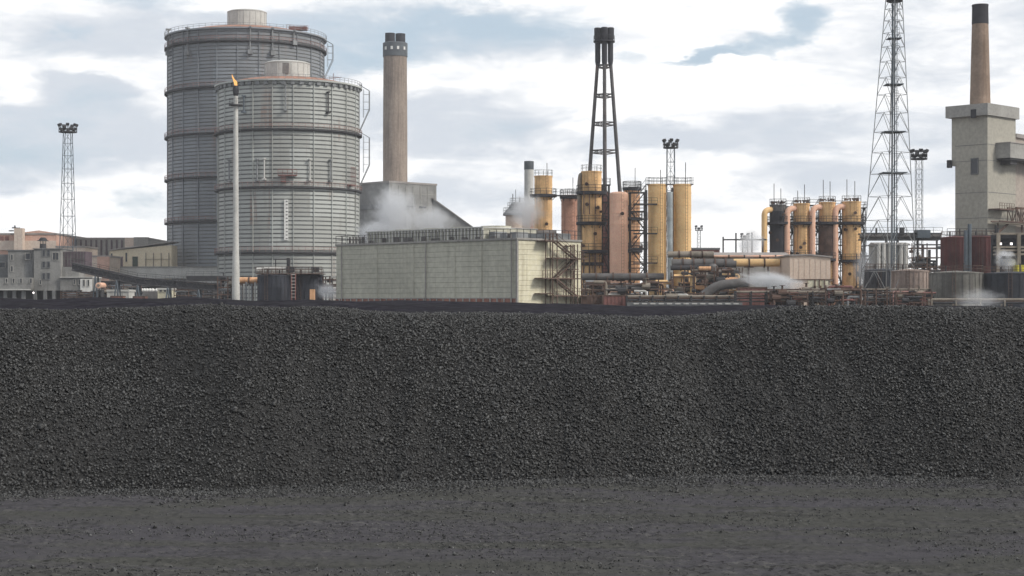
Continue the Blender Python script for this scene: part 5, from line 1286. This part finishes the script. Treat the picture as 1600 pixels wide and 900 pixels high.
mb.lathe([(.75, PZ(388, Y)), (.7, PZ(380, Y))], x, y, 14); mb.lathe([(1.4, PZ(375.5, Y)), (.9, PZ(374, Y)), (.8, PZ(372, Y)), (.5, PZ(370, Y))], x, y, 14)
for a in (0, 1.57, 3.14, 4.71): mb.bar((x+.6*math.cos(a), y+.6*math.sin(a), PZ(381, Y)), (x+.6*math.cos(a), y+.6*math.sin(a), PZ(375, Y)), .08, 4)
mb.build('roof_cowl', 'dark', t)
module(95, 145, 455, 466, 372, 'dark clutter of pipes below the white panelled podium', ['dark', 'grey', 'lagging_d'], 14, 41, .25)
module(150, 215, 444, 466, 392, 'dark pipe clutter in front of the left dark shed', ['dark', 'lagging_d', 'mastblue'], 18, 43, .3)
module(272, 340, 440, 466, 395, 'dark pipe clutter in front of the taller dark shed', ['dark', 'lagging_d', 'grey'], 20, 45, .35)

# ------------------------------------------------------------------ steam
def steam_mat(name, dens, colr=(.9, .92, .95)):
    m = bpy.data.materials.new(name); m.use_nodes = True; t = NT(m.node_tree)
    tc = t.n('ShaderNodeTexCoord').outputs['Object']
    L = t.vmath('LENGTH', tc).outputs['Value']
    n = t.noise(tc, 2.6, 7, .68, 1.2)
    fall = t.smooth(L, 1.0, .15)
    v = t.math('SUBTRACT', t.math('ADD', n, t.math('MULTIPLY', fall, .30)), .56)
    v = t.math('MULTIPLY', t.math('MULTIPLY', t.smooth(v, 0., .17), fall), dens)
    p = t.n('ShaderNodeVolumePrincipled'); p.inputs['Color'].default_value = tuple(colr)+(1,); t.set(p.inputs['Density'], v)
    p.inputs['Anisotropy'].default_value = .2
    o = t.n('ShaderNodeOutputMaterial'); t.set(o.inputs[1], p.outputs[0]); return m
def steam(px, py, wpx, hpx, Y, dens, label, tilt=0., dep=None, seed=0):
    mb = MB(); n = 16
    vs = []; fs = []
    for i in range(n+1):
        ph = math.pi*i/n
        for j in range(24):
            a = 2*math.pi*j/24; vs.append((math.sin(ph)*math.cos(a), math.sin(ph)*math.sin(a), -math.cos(ph)))
    for i in range(n):
        for j in range(24): fs.append((i*24+j, i*24+(j+1) % 24, (i+1)*24+(j+1) % 24, (i+1)*24+j))
    mb.add(vs, fs); w_, h_ = wpx/2/F*Y, hpx/2/F*Y
    o = mb.build('steam_plume', steam_mat('steam', dens)); tag(o, label, 'steam', 'steam plumes')
    o.location = (PX(px, Y), Y, PZ(py, Y)); o.scale = (w_, dep or min(w_, h_)*1.2, h_); o.rotation_euler = (0, R(tilt), 0)
    return o
steam(618, 335, 110, 150, 300, .36, 'tall wispy steam plume rising off the cooling tower before the boiler house', -22)
steam(675, 345, 110, 80, 296, .30, 'low broad steam haze over the right of the cooling tower fans', 14)
steam(585, 362, 90, 60, 298, .6, 'low steam puff at the left end of the cooling tower fans', 0)
steam(822, 330, 84, 90, 336, .38, 'white steam cloud in front of the cone top vessel', -20)
steam(1205, 440, 150, 50, 272, 1.1, 'dense white steam drifting low over the red containers', 8)
steam(1172, 380, 60, 80, 300, .42, 'thin steam column above the fat ochre pipe', 10)
steam(1350, 422, 50, 100, 320, .5, 'thin steam wisp right of the rightmost gooseneck vessel', 0)
steam(1572, 408, 44, 60, 292, 1.6, 'dense white steam puff under the oven deck', -30)
steam(1530, 468, 120, 60, 230, .2, 'faint low steam before the round grey tanks', 0)
steam(512, 456, 60, 44, 285, .6, 'faint steam at the foot of the right squat black tank', 20)

hz = MB(); hz.box(-320, 320, -40, 760, -1, 125)
hm = bpy.data.materials.new('air'); hm.use_nodes = True; ht = NT(hm.node_tree)
hv = ht.n('ShaderNodeVolumePrincipled'); hv.inputs['Color'].default_value = (.92, .95, 1, 1); hv.inputs['Density'].default_value = .00016
ho = ht.n('ShaderNodeOutputMaterial'); ht.set(ho.inputs[1], hv.outputs[0])
tag(hz.build('haze', hm, smooth=False), kind='stuff')
